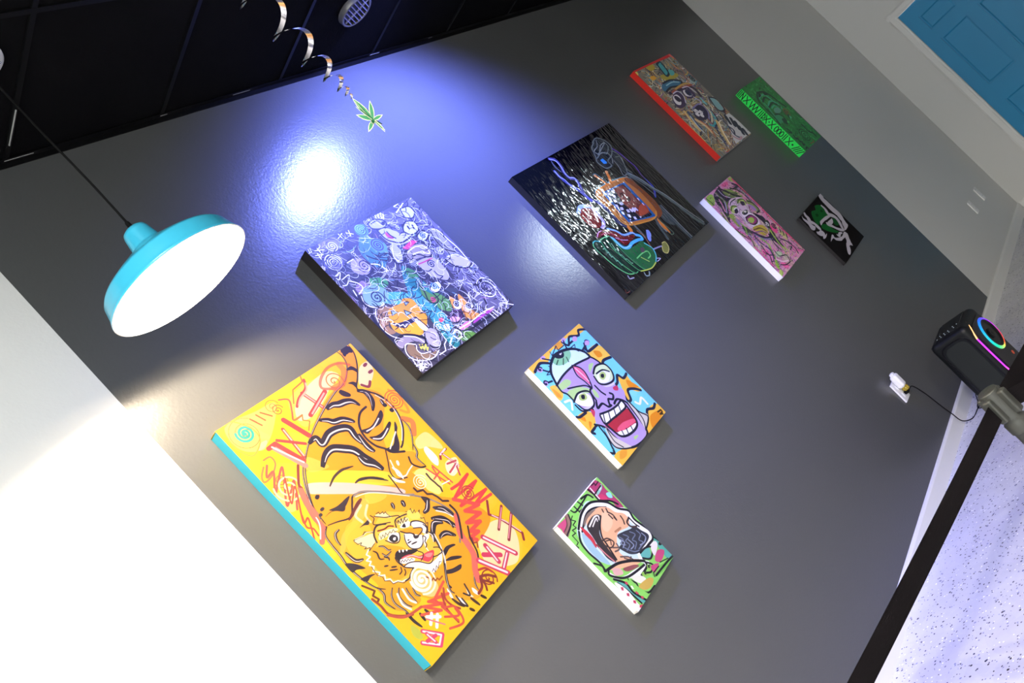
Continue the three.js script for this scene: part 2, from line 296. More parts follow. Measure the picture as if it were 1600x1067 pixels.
// ---------------------------------------------------------------- paintings
const ART = {
  purple: `
bg #3a353c
X blotches 6 #57525e,#29262c,#66606a,#46606a 50
F#5f5a66 966,-14 1075,206 1014,433 992,624 1009,834 948,967 761,894 767,638 799,409 856,189
F#7a7268 115,-9 240,7 232,79 159,104 96,57
F#5d5884 669,52 916,66 881,201 674,250 567,181
F#3f7478 449,61 463,162 488,254 368,333 312,273 319,154
F#1f6f66 492,381 529,511 532,639 467,728 415,853 396,980 321,980 338,838 355,665 394,502
F#3f7d3a 504,403 551,492 460,475
F#3f8f40 218,346 304,392 284,442 189,421
F#588a40 532,639 580,729 525,792 467,728
F#3f8fa0 417,514 443,684 469,823 385,958 351,891 357,727 353,571
F#4aa0b0 222,469 352,540 311,609 182,537 119,472
F#5a8a30 505,906 541,989 576,1026 441,1007 417,946
X flow 240 #15121c,#1c1828,#100e16 7 16 0.9
X flow 230 #f0eefa,#d9d4ee,#ffffff 3.2 15 0.95
X flow 50 #8fd0dc,#b9a3d8,#d79ac0 4 12 0.8
X curls 16 #f2f0fa,#14121c 3 42
F#4d4766 60,104 142,105 164,167 104,206 50,187 22,153
O#f4f2fa 4.1 96,151 61 4
O#14121c 2.5 96,154 56 4
F#8a8270 167,27 223,34 211,79 155,92 141,64
O#f0eef6 3.3 178,53 40 2.6
F#4a7a7c 426,7 501,22 480,86 428,92 397,57
O#1a1430 3.5 447,47 44 3
O#8fd4e8 2.6 446,44 41 3
F#5a8a86 436,128 505,151 514,219 469,249 416,223 408,177
O#3a2a68 4.4 462,186 49 3
L#ffffff 3.3 52,30 113,50
L#ffffff 3.3 78,23 73,70
L#ffffff 3.3 29,58 80,74
L#ffffff 3.2 52,50 43,95
L#ffffff 3.4 283,-4 284,33
L#ffffff 3.4 308,9 259,26
L#ffffff 3.5 337,18 375,46
L#ffffff 3.5 367,11 349,49
L#ffffff 2.4 24,-4 12,29
L#ffffff 2.4 37,-2 25,31
L#ffffff 3.7 632,-3 617,28
L#ffffff 3.7 660,-6 641,28
L#ffffff 3.7 684,-1 657,36
L#ffffff 3.7 692,19 665,50
L#ffffff 4.8 818,5 864,-2
L#ffffff 4.8 795,50 902,15
F#a9a4bc 532,26 594,22 650,59 646,90 603,102 549,87 518,61
S#14121c 5.5 528,29 595,21 655,60 643,94 592,102 529,72 528,29
S#14121c 3.7 551,40 610,41 619,88
F#14121c 630,61 654,67 638,86 619,83
F#b4afc6 549,109 619,110 668,165 685,206 742,233 694,265 607,254 568,235 543,180
F#b23a6a 589,133 605,157 614,193 590,192 574,163
S#14121c 5.4 549,98 551,173 587,218 638,248 734,241
S#14121c 4.5 604,135 605,167 622,202
F#b0abc4 844,39 920,51 930,100 880,133 829,110 820,72
S#14121c 4.8 844,39 920,51 925,104 871,135 825,102 840,43
F#bdb8ce 744,158 797,139 855,166 831,222 758,230 725,192
S#14121c 4.8 744,158 801,135 855,166 832,227 754,234 721,191 744,158
B#14121c 9.4 781,164 773,194
B#14121c 9.5 822,173 806,210
F#a99ac0 221,185 285,208 294,284 238,316 189,300 160,245
O#2a1a38 4.2 258,260 51 2.5
S#14121c 4.3 138,203 206,178 271,201 294,284 274,314 211,322
S#f4f2fa 3.4 172,191 228,189
S#f4f2fa 4.3 308,271 349,297 368,343 376,379
S#14121c 5.2 328,209 366,259 426,300
F#a8a2ba 522,233 576,228 577,271 555,324 510,365 479,349 501,297
S#14121c 5.3 522,233 478,285 472,345 510,365 556,356
S#f4f2fa 3.5 534,250 493,303 494,346
F#8a6fa0 81,352 156,333 170,371 123,405 76,399
S#f4f2fa 4.1 80,292 121,334 123,375 69,395
S#f4f2fa 3.2 52,267 116,262 53,308 23,301
S#f4f2fa 3.2 34,228 77,222 35,258 25,243
S#f4f2fa 4.0 55,358 43,420 59,488 120,532
S#14121c 6.5 36,386 37,446 62,504 148,538
F#7fa4b0 129,378 213,404 250,474 175,523 86,503 64,441
O#1a2440 4.9 153,471 49 2.2
F#8a6a48 89,535 171,555 160,592 64,654 72,708 21,694 19,627
F#d9921e 154,571 254,577 302,560 352,597 348,672 349,725 284,782 236,788 154,773 95,739 71,691 92,637
F#f5a01a 175,719 235,736 248,778 213,809 148,778 135,737
F#c28f28 189,583 254,585 310,634 293,685 209,671 173,633
P#1d1c38 163,576 196,616 135,615
P#8aa8b8 163,587 185,613 147,611
P#1d1c38 284,576 321,601 273,609
P#8aa8b8 287,585 307,600 281,604
P#1d1c38 240,620 275,665 218,663
P#8aa8b8 241,631 261,659 227,657
F#1d1c38 98,649 139,672 210,688 263,693 276,709 234,719 190,715 152,722 120,699 99,674
L#e8e6f0 3.5 96,660 108,671 119,665 131,680 128,691 154,694 152,713 178,708
S#f4f2fa 2.8 68,598 103,609 110,647 87,650
F#d8d4de 249,711 270,714 278,779 278,805 249,804 236,771 241,731
S#14121c 3.6 270,705 284,773 285,817 316,861 281,900
F#a69eb0 243,809 297,807 310,849 281,900 234,923 204,896 208,848
S#14121c 3.5 225,816 197,858 204,913 258,937 300,929
S#f4f2fa 2.1 273,827 292,855 263,889 227,885
S#14121c 2.8 244,852 251,873 269,884
S#f4f2fa 2.7 78,528 39,573 14,657 39,730 96,747
S#14121c 9.4 43,517 12,582 3,667 11,729
S#f4f2fa 2.8 69,414 48,469 89,518 152,528 158,514
S#14121c 8.2 51,405 42,466 55,515 27,532
F#8a8088 17,758 101,742 178,804 203,870 169,900 156,842 97,806 19,808
S#14121c 9.7 -5,761 78,745 148,778 202,836 186,868
S#f4f2fa 3.5 96,755 160,802 179,856
F#7d6444 75,809 103,818 99,857 106,903 170,934 211,934 153,957 73,932 32,882 36,835
F#55505a 121,837 174,861 193,906 152,923 100,891
S#f4f2fa 3.4 115,834 63,802 20,842 21,892 67,937 148,962 217,946
S#f4f2fa 2.7 116,842 94,870 106,903 164,922
L#e6dc4a 4.1 136,850 122,880 156,859 134,895 174,869 152,906 172,893
L#f4f2fa 3.6 200,970 259,972 285,937 321,924 329,869
L#f4f2fa 3.2 17,901 12,936 8,924
L#f4f2fa 3.9 6,942 55,949 3,969 52,971 13,985
L#f4f2fa 3.2 35,941 3,979
L#f4f2fa 3.2 55,944 13,985
L#f4f2fa 2.4 59,965 72,969
L#f4f2fa 2.4 52,976 57,984
F#52803a 494,535 488,594 520,664 498,694 454,689 437,639 451,584
S#14121c 4.4 487,531 473,597 445,664 480,699 517,683 520,632
F#b0505a 475,649 501,659 495,686 461,683
F#eae6f6 556,579 618,580 619,623 566,647 527,626 530,596
S#14121c 4.5 530,596 583,577 630,592 615,632 554,646 523,618 530,596
O#2a6a90 5.4 570,602 29 2.2
F#e2923a 606,711 622,763 562,792 576,747
F#e2923a 676,729 686,809 672,876 689,917 619,919 587,880 608,818
F#f2f0fa 591,756 630,757 639,793 601,814 569,796
O#14121c 5.4 603,777 23 2
F#f2f0fa 655,813 694,814 699,848 660,864 632,848
O#14121c 5.5 670,834 22 2
L#8a5020 4.5 609,840 572,892
L#8a5020 4.5 640,858 607,912
L#8a5020 4.5 672,876 642,922
F#4a2a48 494,806 562,803 593,831 563,866 511,878 473,845 457,815
F#d9a0c4 487,822 525,844 541,864 496,869 465,841
S#14121c 4.4 464,820 555,819 582,846 556,873 488,875 450,842
F#c87a9a 474,908 557,904 588,922 542,938 475,929
F#a03a8a 603,931 721,925 817,926 806,946 697,943 604,942
S#f4f2fa 3.7 467,914 588,922 729,919 838,932
S#14121c 5.5 464,928 543,959 674,962 786,962
F#f2f0fa 391,839 428,850 407,879 377,861
F#d0485a 397,791 430,795 420,815 391,813
S#14121c 6.1 393,901 444,890 467,935 439,969
S#f4f2fa 5.2 401,916 445,911 453,947
S#f4f2fa 5.2 394,932 402,958 439,964
L#f4f2fa 4.2 323,955 327,999
L#f4f2fa 4.2 365,935 308,962
O#f2f0fa 4.8 918,807 86 3
O#14121c 4.8 917,804 77 3
L#f4f2fa 3.9 971,908 968,956 918,983
L#f4f2fa 3.9 917,938 994,1004
L#f4f2fa 3.9 982,830 967,900
L#f4f2fa 3.7 765,956 771,1007
L#f4f2fa 3.7 794,956 803,1004
L#f4f2fa 3.8 822,956 835,1001
F#8d8070 599,314 685,292 774,326 783,385 760,428 687,402 624,391 570,395 569,352
S#14121c 4.7 599,314 693,296 774,326 776,403 719,418 671,372 607,361
S#f2eee0 3.7 614,322 697,315 762,347 751,402 694,362 631,352
F#a89fb0 601,411 687,413 752,446 762,505 747,584 700,613 652,577 611,523 602,454
O#14121c 4.6 693,469 31 2
S#14121c 3.6 603,476 626,499 666,498
S#14121c 3.7 666,520 667,553 691,576 660,581
S#b03a58 4.6 609,426 664,433 736,437
L#14121c 2.7 555,441 549,480 571,470 557,505 584,498 565,531 596,526 581,560
F#8e8874 913,261 948,277 959,383 943,465 893,484 866,415 873,330
S#f2f0fa 3.9 931,269 965,296 976,391 986,475 972,602
S#14121c 4.8 905,279 882,345 883,424 944,487
F#b3a890 851,485 936,517 980,595 930,614 853,563 827,517
S#14121c 4.8 819,490 845,570 921,620 980,606
S#f2f0fa 3.9 843,481 927,501 971,568
F#c0bccc 805,242 854,243 872,285 814,313 773,292
S#14121c 4.8 772,259 842,243 876,282 814,313 765,294
O#2a4a80 4.7 824,276 24 2
P#c8385a 598,282 716,264 749,291 630,308
X flow 170 #14121c,#0e0c14 5 12 0.9
X flow 320 #f4f2fa,#ffffff 2.6 10 0.95
X curls 14 #f4f2fa,#14121c 2.5 26
`,
  tv: `
bg #050506
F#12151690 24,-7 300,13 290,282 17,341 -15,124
F#1a1a16 81,810 144,945 316,1034 475,1013 452,1095 124,1023 12,988
X dots 40 #1c2422,#2c3836 1.6
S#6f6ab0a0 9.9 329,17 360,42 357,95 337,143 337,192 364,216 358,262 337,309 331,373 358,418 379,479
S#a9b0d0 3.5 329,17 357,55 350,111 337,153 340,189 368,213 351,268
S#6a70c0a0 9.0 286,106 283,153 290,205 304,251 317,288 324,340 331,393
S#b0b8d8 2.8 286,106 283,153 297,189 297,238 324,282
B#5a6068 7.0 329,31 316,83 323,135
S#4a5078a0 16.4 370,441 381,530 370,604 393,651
F#262c26 734,58 786,49 830,82 848,138 821,184 760,200 743,261 683,287 624,256 632,180 658,124
F#2a322c 795,182 830,212 821,290 795,346 803,398 734,407 734,361 743,296
S#6d7868 3.4 725,66 786,49 830,94 835,155 777,209 708,231 700,273 641,265 624,199 649,166 666,128 687,93 734,70
S#8a9480 2.6 769,64 734,105 679,123 691,153 760,130 813,109 769,110 717,143
S#7a8a74 2.6 813,97 812,144 751,184 725,159 691,164 649,177
S#8a9480 2.6 812,191 830,224 821,266 795,323 760,374 717,374 743,307 751,253
S#66705c 2.6 786,236 830,259 786,342 795,393
S#8a9480 2.6 679,158 751,172 760,223 725,263
P#2f9fe0 658,199 687,197 691,234 679,244 658,233
S#5a3a90 5.3 830,177 848,233 857,308 865,372 847,445 847,516 830,576 794,615
S#3a4aa8 5.3 847,481 847,563 790,624
S#5a6a5c 11.5 760,386 795,463 830,553 856,627 883,725 900,806 918,899 945,975
S#9aa89c 2.7 768,379 812,461 838,558 874,637 901,735 919,816 964,974
S#6c786c 2.6 751,405 777,477 794,557 803,620
S#4c5a50 10.3 751,694 751,763 751,843 751,924 751,992
S#9aaaa0 2.6 768,692 768,773 768,854 768,992
S#4c5a50 8.2 633,748 608,801 592,869 584,897
S#9aaaa0 2.5 645,756 625,800 625,856
F#3c4a42 734,707 742,769 734,856 691,818 691,750
F#c8782a 409,371 444,358 600,367 700,388 738,421 700,698 650,736 551,721 422,668 402,651 386,413
F#8a4a20 691,407 743,417 751,497 760,630 742,712 708,749 650,747 700,698 717,536
F#e0a03a80 417,387 448,383 433,506 418,649 402,640
F#1d5f8c 452,396 475,393 654,414 674,432 662,709 641,725 449,657 433,648
P#0c0c1c 467,405 645,421 654,437 641,702 625,709 453,654
P#7a3428 551,413 641,424 649,554 645,688 543,671 535,577 535,488
F#8f4630 567,428 633,454 641,538 608,587 543,616 527,573 527,517
F#3a0c0c 583,505 604,517 592,543 571,537
F#5a1c14 567,462 596,467 575,489 551,486
L#f0e8f0 6.5 527,589 527,606 555,595 543,616 571,604 571,621
F#c4502a 608,609 658,616 641,674 555,662
P#e9e6f6 481,410 499,417 493,436 473,430
P#e9e6f6 527,411 545,418 539,438 519,432
P#e9e6f6 503,442 520,450 515,469 495,463
P#e9e6f6 464,436 479,443 469,467 456,459
P#e9e6f6 478,472 495,479 490,501 472,493
P#e9e6f6 499,508 517,516 511,538 493,530
P#e9e6f6 458,504 474,513 464,538 452,528
P#e9e6f6 472,537 491,546 484,566 465,560
P#e9e6f6 499,573 515,582 509,604 491,596
P#e9e6f6 457,566 468,576 456,599 448,586
P#e9e6f6 474,602 492,612 484,635 466,625
P#e9e6f6 499,639 514,648 509,670 492,660
P#e9e6f6 458,636 470,643 458,652
P#e9e6f6 539,663 555,673 542,679
P#e9e6f6 649,554 658,559 652,581 647,573
P#e9e6f6 649,600 658,605 652,626 647,619
S#f08a28 5.0 409,371 442,360 598,369 698,390
S#e89a30 4.1 386,402 394,515 402,651 555,718 645,733 691,704
S#5a9a90 2.5 405,369 440,351 600,362 704,385 747,420
O#5a2010 3.2 425,435 19 2
O#5a2010 3.2 425,506 19 2
S#5a2010 3.2 425,545 417,584 418,628
S#e8842a 8.2 519,278 531,318 539,362
S#e8842a 10.0 616,297 600,333 579,367
O#ffc070 3.3 516,274 11 1
O#ffc070 3.3 618,295 12 1
S#4a7a70 2.5 510,257 535,264 543,313 551,352
B#e8842a 18.3 650,747 641,810 641,877
S#6a8a60 2.5 650,736 658,820 666,887 641,889 625,822
B#e8842a 17.3 402,662 399,692 384,720
S#6a6e60 6.4 449,690 449,745 441,795
F#8fb0e8 496,764 512,774 496,808 449,822 461,796
S#c8d0f0 3.2 496,764 496,797 469,823
F#8fa4d8 499,760 506,783 466,832 446,829 469,788
L#a86a48 3.4 433,728 446,782 420,867
F#8c8f3a 516,892 540,898 540,927 516,958 480,962 473,929
S#d8d06a 2.7 516,892 545,900 533,941 490,964 470,941 496,907
S#9a98b0 4.1 420,886 466,897 493,905
S#d8d4e8 2.0 382,942 408,960 369,961
F#0f2f1c 98,614 169,624 230,645 230,681 237,765 299,788 387,791 401,818 414,881 388,938 325,967 262,961 219,940 153,921 112,884 94,811 93,723 81,646
F#1d6a30 236,694 249,773 336,794 400,799 414,881 382,942 299,968 238,944 231,877 225,793
S#6ad070 3.1 98,614 75,642 76,720 88,815 118,896 153,921
S#4cc0a0 3.1 90,617 116,616 140,640
S#4fae60 2.5 146,635 128,712 135,812 159,916 189,928
S#4fae60 2.5 199,634 176,708 182,809 201,919 226,944
S#4fae60 2.5 230,645 224,704 219,798 231,913 253,959
S#7ad87a 3.2 151,630 199,634 242,653 230,681
L#8ad090 1.9 116,686 128,685 117,721 128,720 117,756 129,756 123,795 135,795 129,834 141,834
L#8ad090 1.9 188,689 197,690 182,738 194,737 182,782 191,784 189,822 198,824 201,865 210,867
S#56c8e0 8.5 236,658 236,711 246,758 280,776 324,768 381,777 413,789 420,766 400,744
S#a8e8f0 2.6 233,660 236,720 249,764 305,774
S#58d0c8 3.3 401,818 420,876 398,926 359,955
S#d0e050 3.2 353,959 299,968 255,957 210,938
S#7ae070 3.3 262,862 324,859 369,870 362,902 331,908
S#c8e860 2.6 293,874 305,900 318,927
F#5a4a48 343,826 365,836 353,859 327,852
S#8aa090 3.8 220,958 214,980 235,991 256,974
S#b0b0b8 3.1 106,906 101,928 130,939
F#7a1412 189,405 228,393 265,406 284,435 284,472 272,518 248,557 217,565 181,543 168,491 174,441
F#6a0e14 151,595 199,581 254,606 292,648 317,700 374,727 387,745 317,755 274,753 261,727 242,671 211,624 151,612
S#9ab8f0 10.3 183,411 222,389 259,402 294,427
S#f0ecfc 9.7 291,439 285,481 285,508 279,549 248,575
S#b49ae0 4.5 291,466 285,526 273,564 229,573
S#e8a050 3.3 265,406 287,401 284,417 309,423
S#e8a8c0 2.5 151,604 181,587 211,588
S#90c0f0 5.9 260,601 298,643 323,695 387,717 400,744
S#e8d8e8 1.9 255,678 280,712 317,737
S#c84a58 2.6 187,609 236,622 267,668 273,735
O#ffe8e8 3.8 236,584 5 1
S#6a3a30 2.4 12,959 4,979 32,982
L#8a8a78 1.2 2,748 -3,821 -7,911
`,
  red: `
bg #8a8478
X blotches 6 #e0b848,#5a6490,#b0a890,#3a3454,#a04a50 60
X flow 150 #181228,#2a2450,#100c18 9 22 0.95
X flow 230 #efe6c0,#b0ccd8,#e0b858,#fff8f0 9 22 0.95
X flow 110 #d05a48,#3f95b8,#f0c848,#8a5ab0 9 18 0.95
X flow 110 #181228,#1c2450 5 20 0.9
F#c0a838 282,5 448,13 426,63 302,64
F#f0b030 178,111 270,118 259,149 167,149
F#b8a840 403,141 723,184 700,221 402,209
F#f0e070 -57,5 41,7 20,49 -58,51
F#48a8b0 511,40 629,31 638,109 593,169 486,173 510,95
S#0f2a40 13.7 543,33 509,109 497,169 593,155 638,82 640,26 532,38
F#58b8b8 648,126 723,156 679,188 593,183
F#3a78a0 298,213 506,219 676,272 568,302 379,272 215,288 185,254
S#10182c 11.7 298,213 506,219 676,272 568,302 369,277 205,292
S#a0d0e0 7.8 318,244 485,242 612,271
S#2a1c3a 19.9 234,320 399,318 546,339 718,351 782,394 758,473
S#b05848 13.8 295,321 483,310 632,331 806,344
S#d8a858 11.8 420,309 632,303 784,325
F#40305a 244,349 409,341 438,409 312,474 150,473 132,415
F#40305a 492,347 674,355 694,429 628,455 480,433
F#f0ecf4 244,355 340,356 345,400 241,449 171,432 182,388
O#1c1438 13.2 273,396 49 2.2
F#1c1438 284,385 306,394 265,408 249,399
F#f0ecf4 524,354 613,369 625,427 564,433 485,404
O#1c2a58 13.7 576,397 47 2.2
F#141028 578,388 600,396 572,407 557,399
S#e0d8f0 7.7 295,334 419,336 439,396 354,457
S#e0d8f0 7.9 567,330 696,346 737,426
S#c8c0e0 9.8 607,450 648,516 562,536
S#7ad0d8 13.9 714,490 712,559 691,526
F#282048 414,526 583,541 581,623 452,672 288,643 289,576
S#8a80c0 9.8 373,530 583,527 602,615 484,681
O#f0ecf4 11.4 393,562 38 1.6
O#f0ecf4 11.5 455,591 35 1.6
O#f0ecf4 11.5 420,621 31 1.6
O#f0ecf4 11.4 355,593 30 1.6
S#48b0c0 17.2 645,612 600,711 450,754 389,724
S#182040 11.7 688,623 620,730 429,775
S#e8e0c0 9.8 647,557 623,648 472,719
S#e8c888 22.2 169,518 127,614 105,714
S#2a4a80 14.9 229,534 187,630 165,717
S#d0d8e0 11.1 188,577 146,685 144,751
S#e0c080 23.1 578,733 491,819 383,952
S#fff0d8 11.5 598,752 490,846 403,958
S#2a3a70 11.4 471,759 386,845 301,955
S#e8c898 22.6 227,627 286,710 284,790
S#c86a50 9.4 287,656 326,747 263,837
F#9ab8b8 943,261 1010,290 940,346 851,326
O#1c2a38 12.2 941,304 53 2
F#8ab8c0 890,519 978,569 952,676 841,662
S#141a30 10.1 890,519 1001,574 952,690 819,656 890,519
P#d8d8dc 850,734 973,738 1033,994 507,987 561,934
S#17243a 25.9 838,745 792,817
S#17243a 26.0 893,788 835,856
S#17243a 26.0 913,835 856,904
S#17243a 26.0 901,888 843,957
S#17243a 26.1 922,929 898,979
S#3a3a60 11.7 706,766 704,822 658,920 721,979
S#c8a0b0 15.6 594,916 657,974 743,971
S#2a3050 11.8 704,835 724,882 658,920
X dots 50 #f0e8f0,#141020 5
S#d83030 23.2 -86,-1 417,-0 969,12
S#e86a6a 18.5 962,15 1016,91 1011,262 1027,466 1018,735
S#e0c070 10.9 -67,16 -23,258 -9,512 6,766 -18,969
`,
  green: `
bg #1c8a3a
X blotches 6 #2fae50,#146a2c,#3fc060,#0f5a28 60
X flow 260 #0c4a22,#083818 7 18 0.8
X flow 220 #4fd070,#35b858,#6ad890 6 18 0.8
X curls 20 #0c4a22,#5a5a30,#4fd070 6 40
S#0a3a28 19.8 354,142 162,219 127,342 120,485 59,586
S#3aa880 20.0 427,143 248,223 242,338 180,440 116,570
S#0a3a28 23.3 368,145 602,179 717,277 771,392 828,464
S#46b890 18.0 278,200 512,204 596,296 593,354
S#0a3a28 17.9 246,266 451,236 536,298 591,384
S#46b890 18.0 300,336 506,307 652,367 647,455
S#0a3a28 17.9 270,358 534,342 649,426
S#46b890 15.3 327,385 503,379 558,450
F#6aa898 355,406 530,415 557,465 438,483 294,451
F#0a2818 397,151 395,195 264,197
F#0a2818 573,173 674,231 526,215
F#3aa070 236,467 349,507 346,565 201,590 118,542
S#0a3a28 15.1 221,464 379,499 404,578 285,623
F#2a5a30 675,491 733,533 582,559 554,523
O#8a5a30 12.9 673,535 103 2
O#0a3a28 15.4 610,594 51 2
O#0a3a28 20.0 315,601 70 2
F#50c890 641,572 669,608 579,617
S#0a3020 17.3 139,676 165,740 80,720
L#0c3020 19.7 134,776 104,826 174,836 130,875 186,889 127,932 184,931
L#0c3020 20.6 752,745 748,818 745,862 834,898 831,956
F#3fae60 509,806 626,848 563,907 446,894 419,843
O#0c4a22 15.2 506,864 152 3
L#0c3020 17.3 96,981 182,974 180,1002
L#8a5a30 12.7 413,973 589,986 590,957
`,
  pink: `
bg #d88fb8
X blotches 6 #f070a8,#a8c84a,#e8a8c8,#c8a8d8,#f0c8d8 70
X flow 150 #3a1c4a,#1c1428 7 22 0.95
X flow 170 #f06aa0,#a0c040,#d8e890,#f8d0e0 9 22 0.9
X flow 35 #2a1838,#4a6a30 6 16 0.95
F#a8c85a 906,4 1012,20 976,68 894,37
F#9ac050 62,11 233,21 167,85 61,108 -22,82
F#e8609a 630,11 813,21 743,58 629,39
F#f060a0 118,690 224,727 180,767 75,744
F#e88ab8 138,766 201,802 116,834 75,799
F#f060a0 243,899 350,951 306,991 221,960
F#a8c840 169,845 190,880 94,928 74,894
F#c0d868 94,928 104,973 -21,988 -10,958
F#a8c840 -7,593 14,655 -28,708 -49,647
F#b8d0a8 330,798 461,836 394,869 286,845
F#c8b8a8 460,864 548,923 415,946 372,903
F#241a34 276,34 540,13 517,63 697,102 787,173 627,168 493,170 339,193 208,250 80,307 81,252 145,175 167,99
F#6a7a4a 517,63 720,95 764,180 832,230 695,203 515,148
S#b8a8d0 10.4 319,61 361,116 295,180 166,237
S#14101c 12.4 340,81 274,159 123,224
S#8a9a50 12.8 517,77 605,133 741,188
S#241a34 19.6 882,70 951,119 811,122 880,171
F#241a34 691,403 782,460 827,503 779,603 686,715 616,862 572,776 507,684 376,640 290,555 508,656 665,623 712,552
F#3a4a30 206,416 291,500 226,548 141,506
S#7a8a50 14.6 352,35 340,95 361,158 273,215
S#c8b8d8 8.4 451,29 450,100 538,155
S#e88ab8 12.4 275,103 231,160 144,230
S#14101c 14.2 253,69 188,147 123,224 80,293
S#14101c 17.1 517,35 584,83 650,146 763,209
S#a0b858 13.0 607,61 696,117 799,169 821,219
S#e890b8 13.1 720,52 788,115 856,193 878,273
S#14101c 13.1 743,87 857,150 902,222 900,309
S#8a70a0 15.4 904,135 926,214 947,323 969,403
S#14101c 11.0 951,119 973,214 994,308
S#e890b8 16.2 61,121 39,197 18,259
S#a0c048 16.0 60,204 17,287 -25,369 16,450
S#14101c 14.1 144,230 59,300 37,389 78,471
S#e060a0 16.2 38,334 37,416 99,492 77,567
S#14101c 10.1 16,396 36,471 78,540
S#a880c0 18.3 162,513 183,589 161,650
S#14101c 10.1 120,526 98,588 35,635
F#e0c4d8 449,171 627,182 786,230 762,309 669,381 690,474 599,530 432,525 334,486 335,417 336,347 251,292 316,228
F#c8d878 338,221 448,227 492,255 337,291 272,271
F#c8d878 649,218 763,252 762,295 693,303 626,253
F#f4e8f0 446,325 580,339 646,388 668,467 599,516 444,508 401,424
F#2a1838 392,259 458,273 403,305 326,295
S#f4f0f4 8.4 370,259 458,266 447,297
F#2a1838 660,249 739,267 705,299 625,282
S#5a7a28 13.0 581,240 672,224 774,248 762,295
S#5a7a28 12.5 294,250 404,227 492,255
F#2a2838 502,329 625,339 590,371 490,367 457,343
F#f2eaf0 535,332 602,346 546,357
F#a83a80 445,396 590,406 645,459 577,494 455,476 423,431
F#a8c850 467,410 578,424 578,459 477,469 434,434
S#3a1438 10.6 445,389 601,403 656,463 577,494 459,482 401,431 441,394
F#9ab04a 144,272 251,278 250,347 206,403 121,403 122,334
F#a888b8 229,327 250,375 185,410 164,375
F#88a848 831,273 923,330 898,424 851,453 783,403 784,316
F#a880c0 784,316 853,367 829,417 760,381
S#241a34 13.1 831,287 900,338 898,424 782,431
S#8ac040 14.3 228,396 227,451 141,506
F#c8b040 378,500 621,537 642,615 486,634 399,577
S#6a4a20 10.5 356,521 531,551 597,615
S#8a5a90 10.5 355,549 509,585 541,625
S#241a34 24.9 291,528 376,612 485,676
S#8a80b0 12.4 290,555 376,640 551,698
F#14101c 757,538 849,553 802,596 711,595
O#f0f0f0 8.6 761,568 39 1.5
F#f04a90 779,603 918,619 847,682 755,695 733,645
O#2a1030 13.0 855,635 52 2
S#8ac040 16.3 333,625 353,702 244,817 115,909
S#4a2a60 16.4 247,569 246,651 288,749 201,829
S#241a34 12.0 33,825 11,871 -10,932
F#c8c878 870,690 938,770 844,811 823,732
L#4a2a20 13.0 916,691 869,719
L#4a2a20 13.0 927,731 880,758
L#4a2a20 13.0 950,767 891,798
S#241a34 13.0 731,759 798,810 843,868 706,893
L#241a34 10.0 18,232 18,259 -3,294 -4,321 -4,348
L#3a1838 16.9 529,10 473,43
S#e84a7a 19.8 976,39 996,250 966,547 984,829 1027,1003
X flow 190 #2a1838,#1c1428,#3a2a50 5.5 13 0.9
X flow 130 #f8d0e0,#d8e890,#88b040,#f068a8 6 13 0.85
S#14101c 10.1 203,665 160,732 159,787 74,839
S#e8609a 16.0 35,635 34,716 33,798 32,865
S#a0c048 13.9 -49,714 -50,782 -30,843
S#14101c 8.1 118,718 159,773 265,810
S#14101c 8.4 352,799 351,854 504,893 481,941
S#f0c8d8 12.3 222,850 307,908 437,940
S#14101c 8.2 200,911 307,949 459,962
S#e060a0 17.3 820,875 842,939 934,985
S#14101c 10.8 821,846 843,911 795,966
S#a8c850 14.8 687,630 641,700 594,798 638,869
S#14101c 12.6 574,650 506,740 505,824
S#14101c 8.1 41,19 62,66 61,108
S#e060a0 12.1 -1,88 -23,164 -44,226
S#14101c 6.3 382,207 470,191 627,196
S#c090b8 8.4 582,211 514,262 513,304
S#7a4a70 8.3 358,326 358,368 357,410
`,
  ghost: `
bg #0b0809
F#0f5a24 589,63 716,114 733,216 694,324 530,306 370,288 230,298 284,167 391,82 516,115
F#0f5a24 334,340 439,400 490,539 542,624 418,569 314,473 263,371
F#0f4a22 710,408 765,475 708,554 617,520 636,458
F#063a16 425,156 478,185 433,215 389,190
F#063a16 623,174 659,194 631,225 586,200
F#b9b4c0 584,300 684,328 711,371 565,362 494,340 387,334 299,338 343,291 414,286
F#b9b4c0 674,369 673,424 609,461 527,451 511,386
B#b9b4c0 49.7 744,129 751,226 712,316 784,412 783,504 706,627 687,680
F#b9b4c0 475,366 528,433 580,536 678,639 677,684 596,637 508,513 439,418
L#0b0809 14.8 502,363 683,383
B#b9b4c0 94.0 1039,-13 933,63 920,188 918,318 934,440 894,549 873,667
F#b9b4c0 875,557 911,652 872,686 760,695 705,682 761,640 800,588
B#b9b4c0 46.8 218,-5 182,56 181,109 146,161 196,243 195,296
F#b9b4c0 97,8 79,52 112,141 128,239 144,284 59,306 9,259 44,173 45,68
B#b9b4c0 50.1 197,225 195,314 194,385
B#b9b4c0 53.1 49,354 99,410 176,428 124,486
F#b9b4c0 159,436 141,479 244,486 140,514 64,495
F#b9b4c0 156,612 313,562 347,582 329,625 416,677 523,704 650,687 686,726 612,756 468,744 397,738 302,672 277,612
B#b9b4c0 29.0 435,616 452,662 524,649 596,673
B#b9b4c0 58.1 686,726 594,782 538,840 431,866
F#b9b4c0 449,823 574,844 537,930 484,880 395,881
B#b9b4c0 47.6 458,846 377,906 262,962
`,
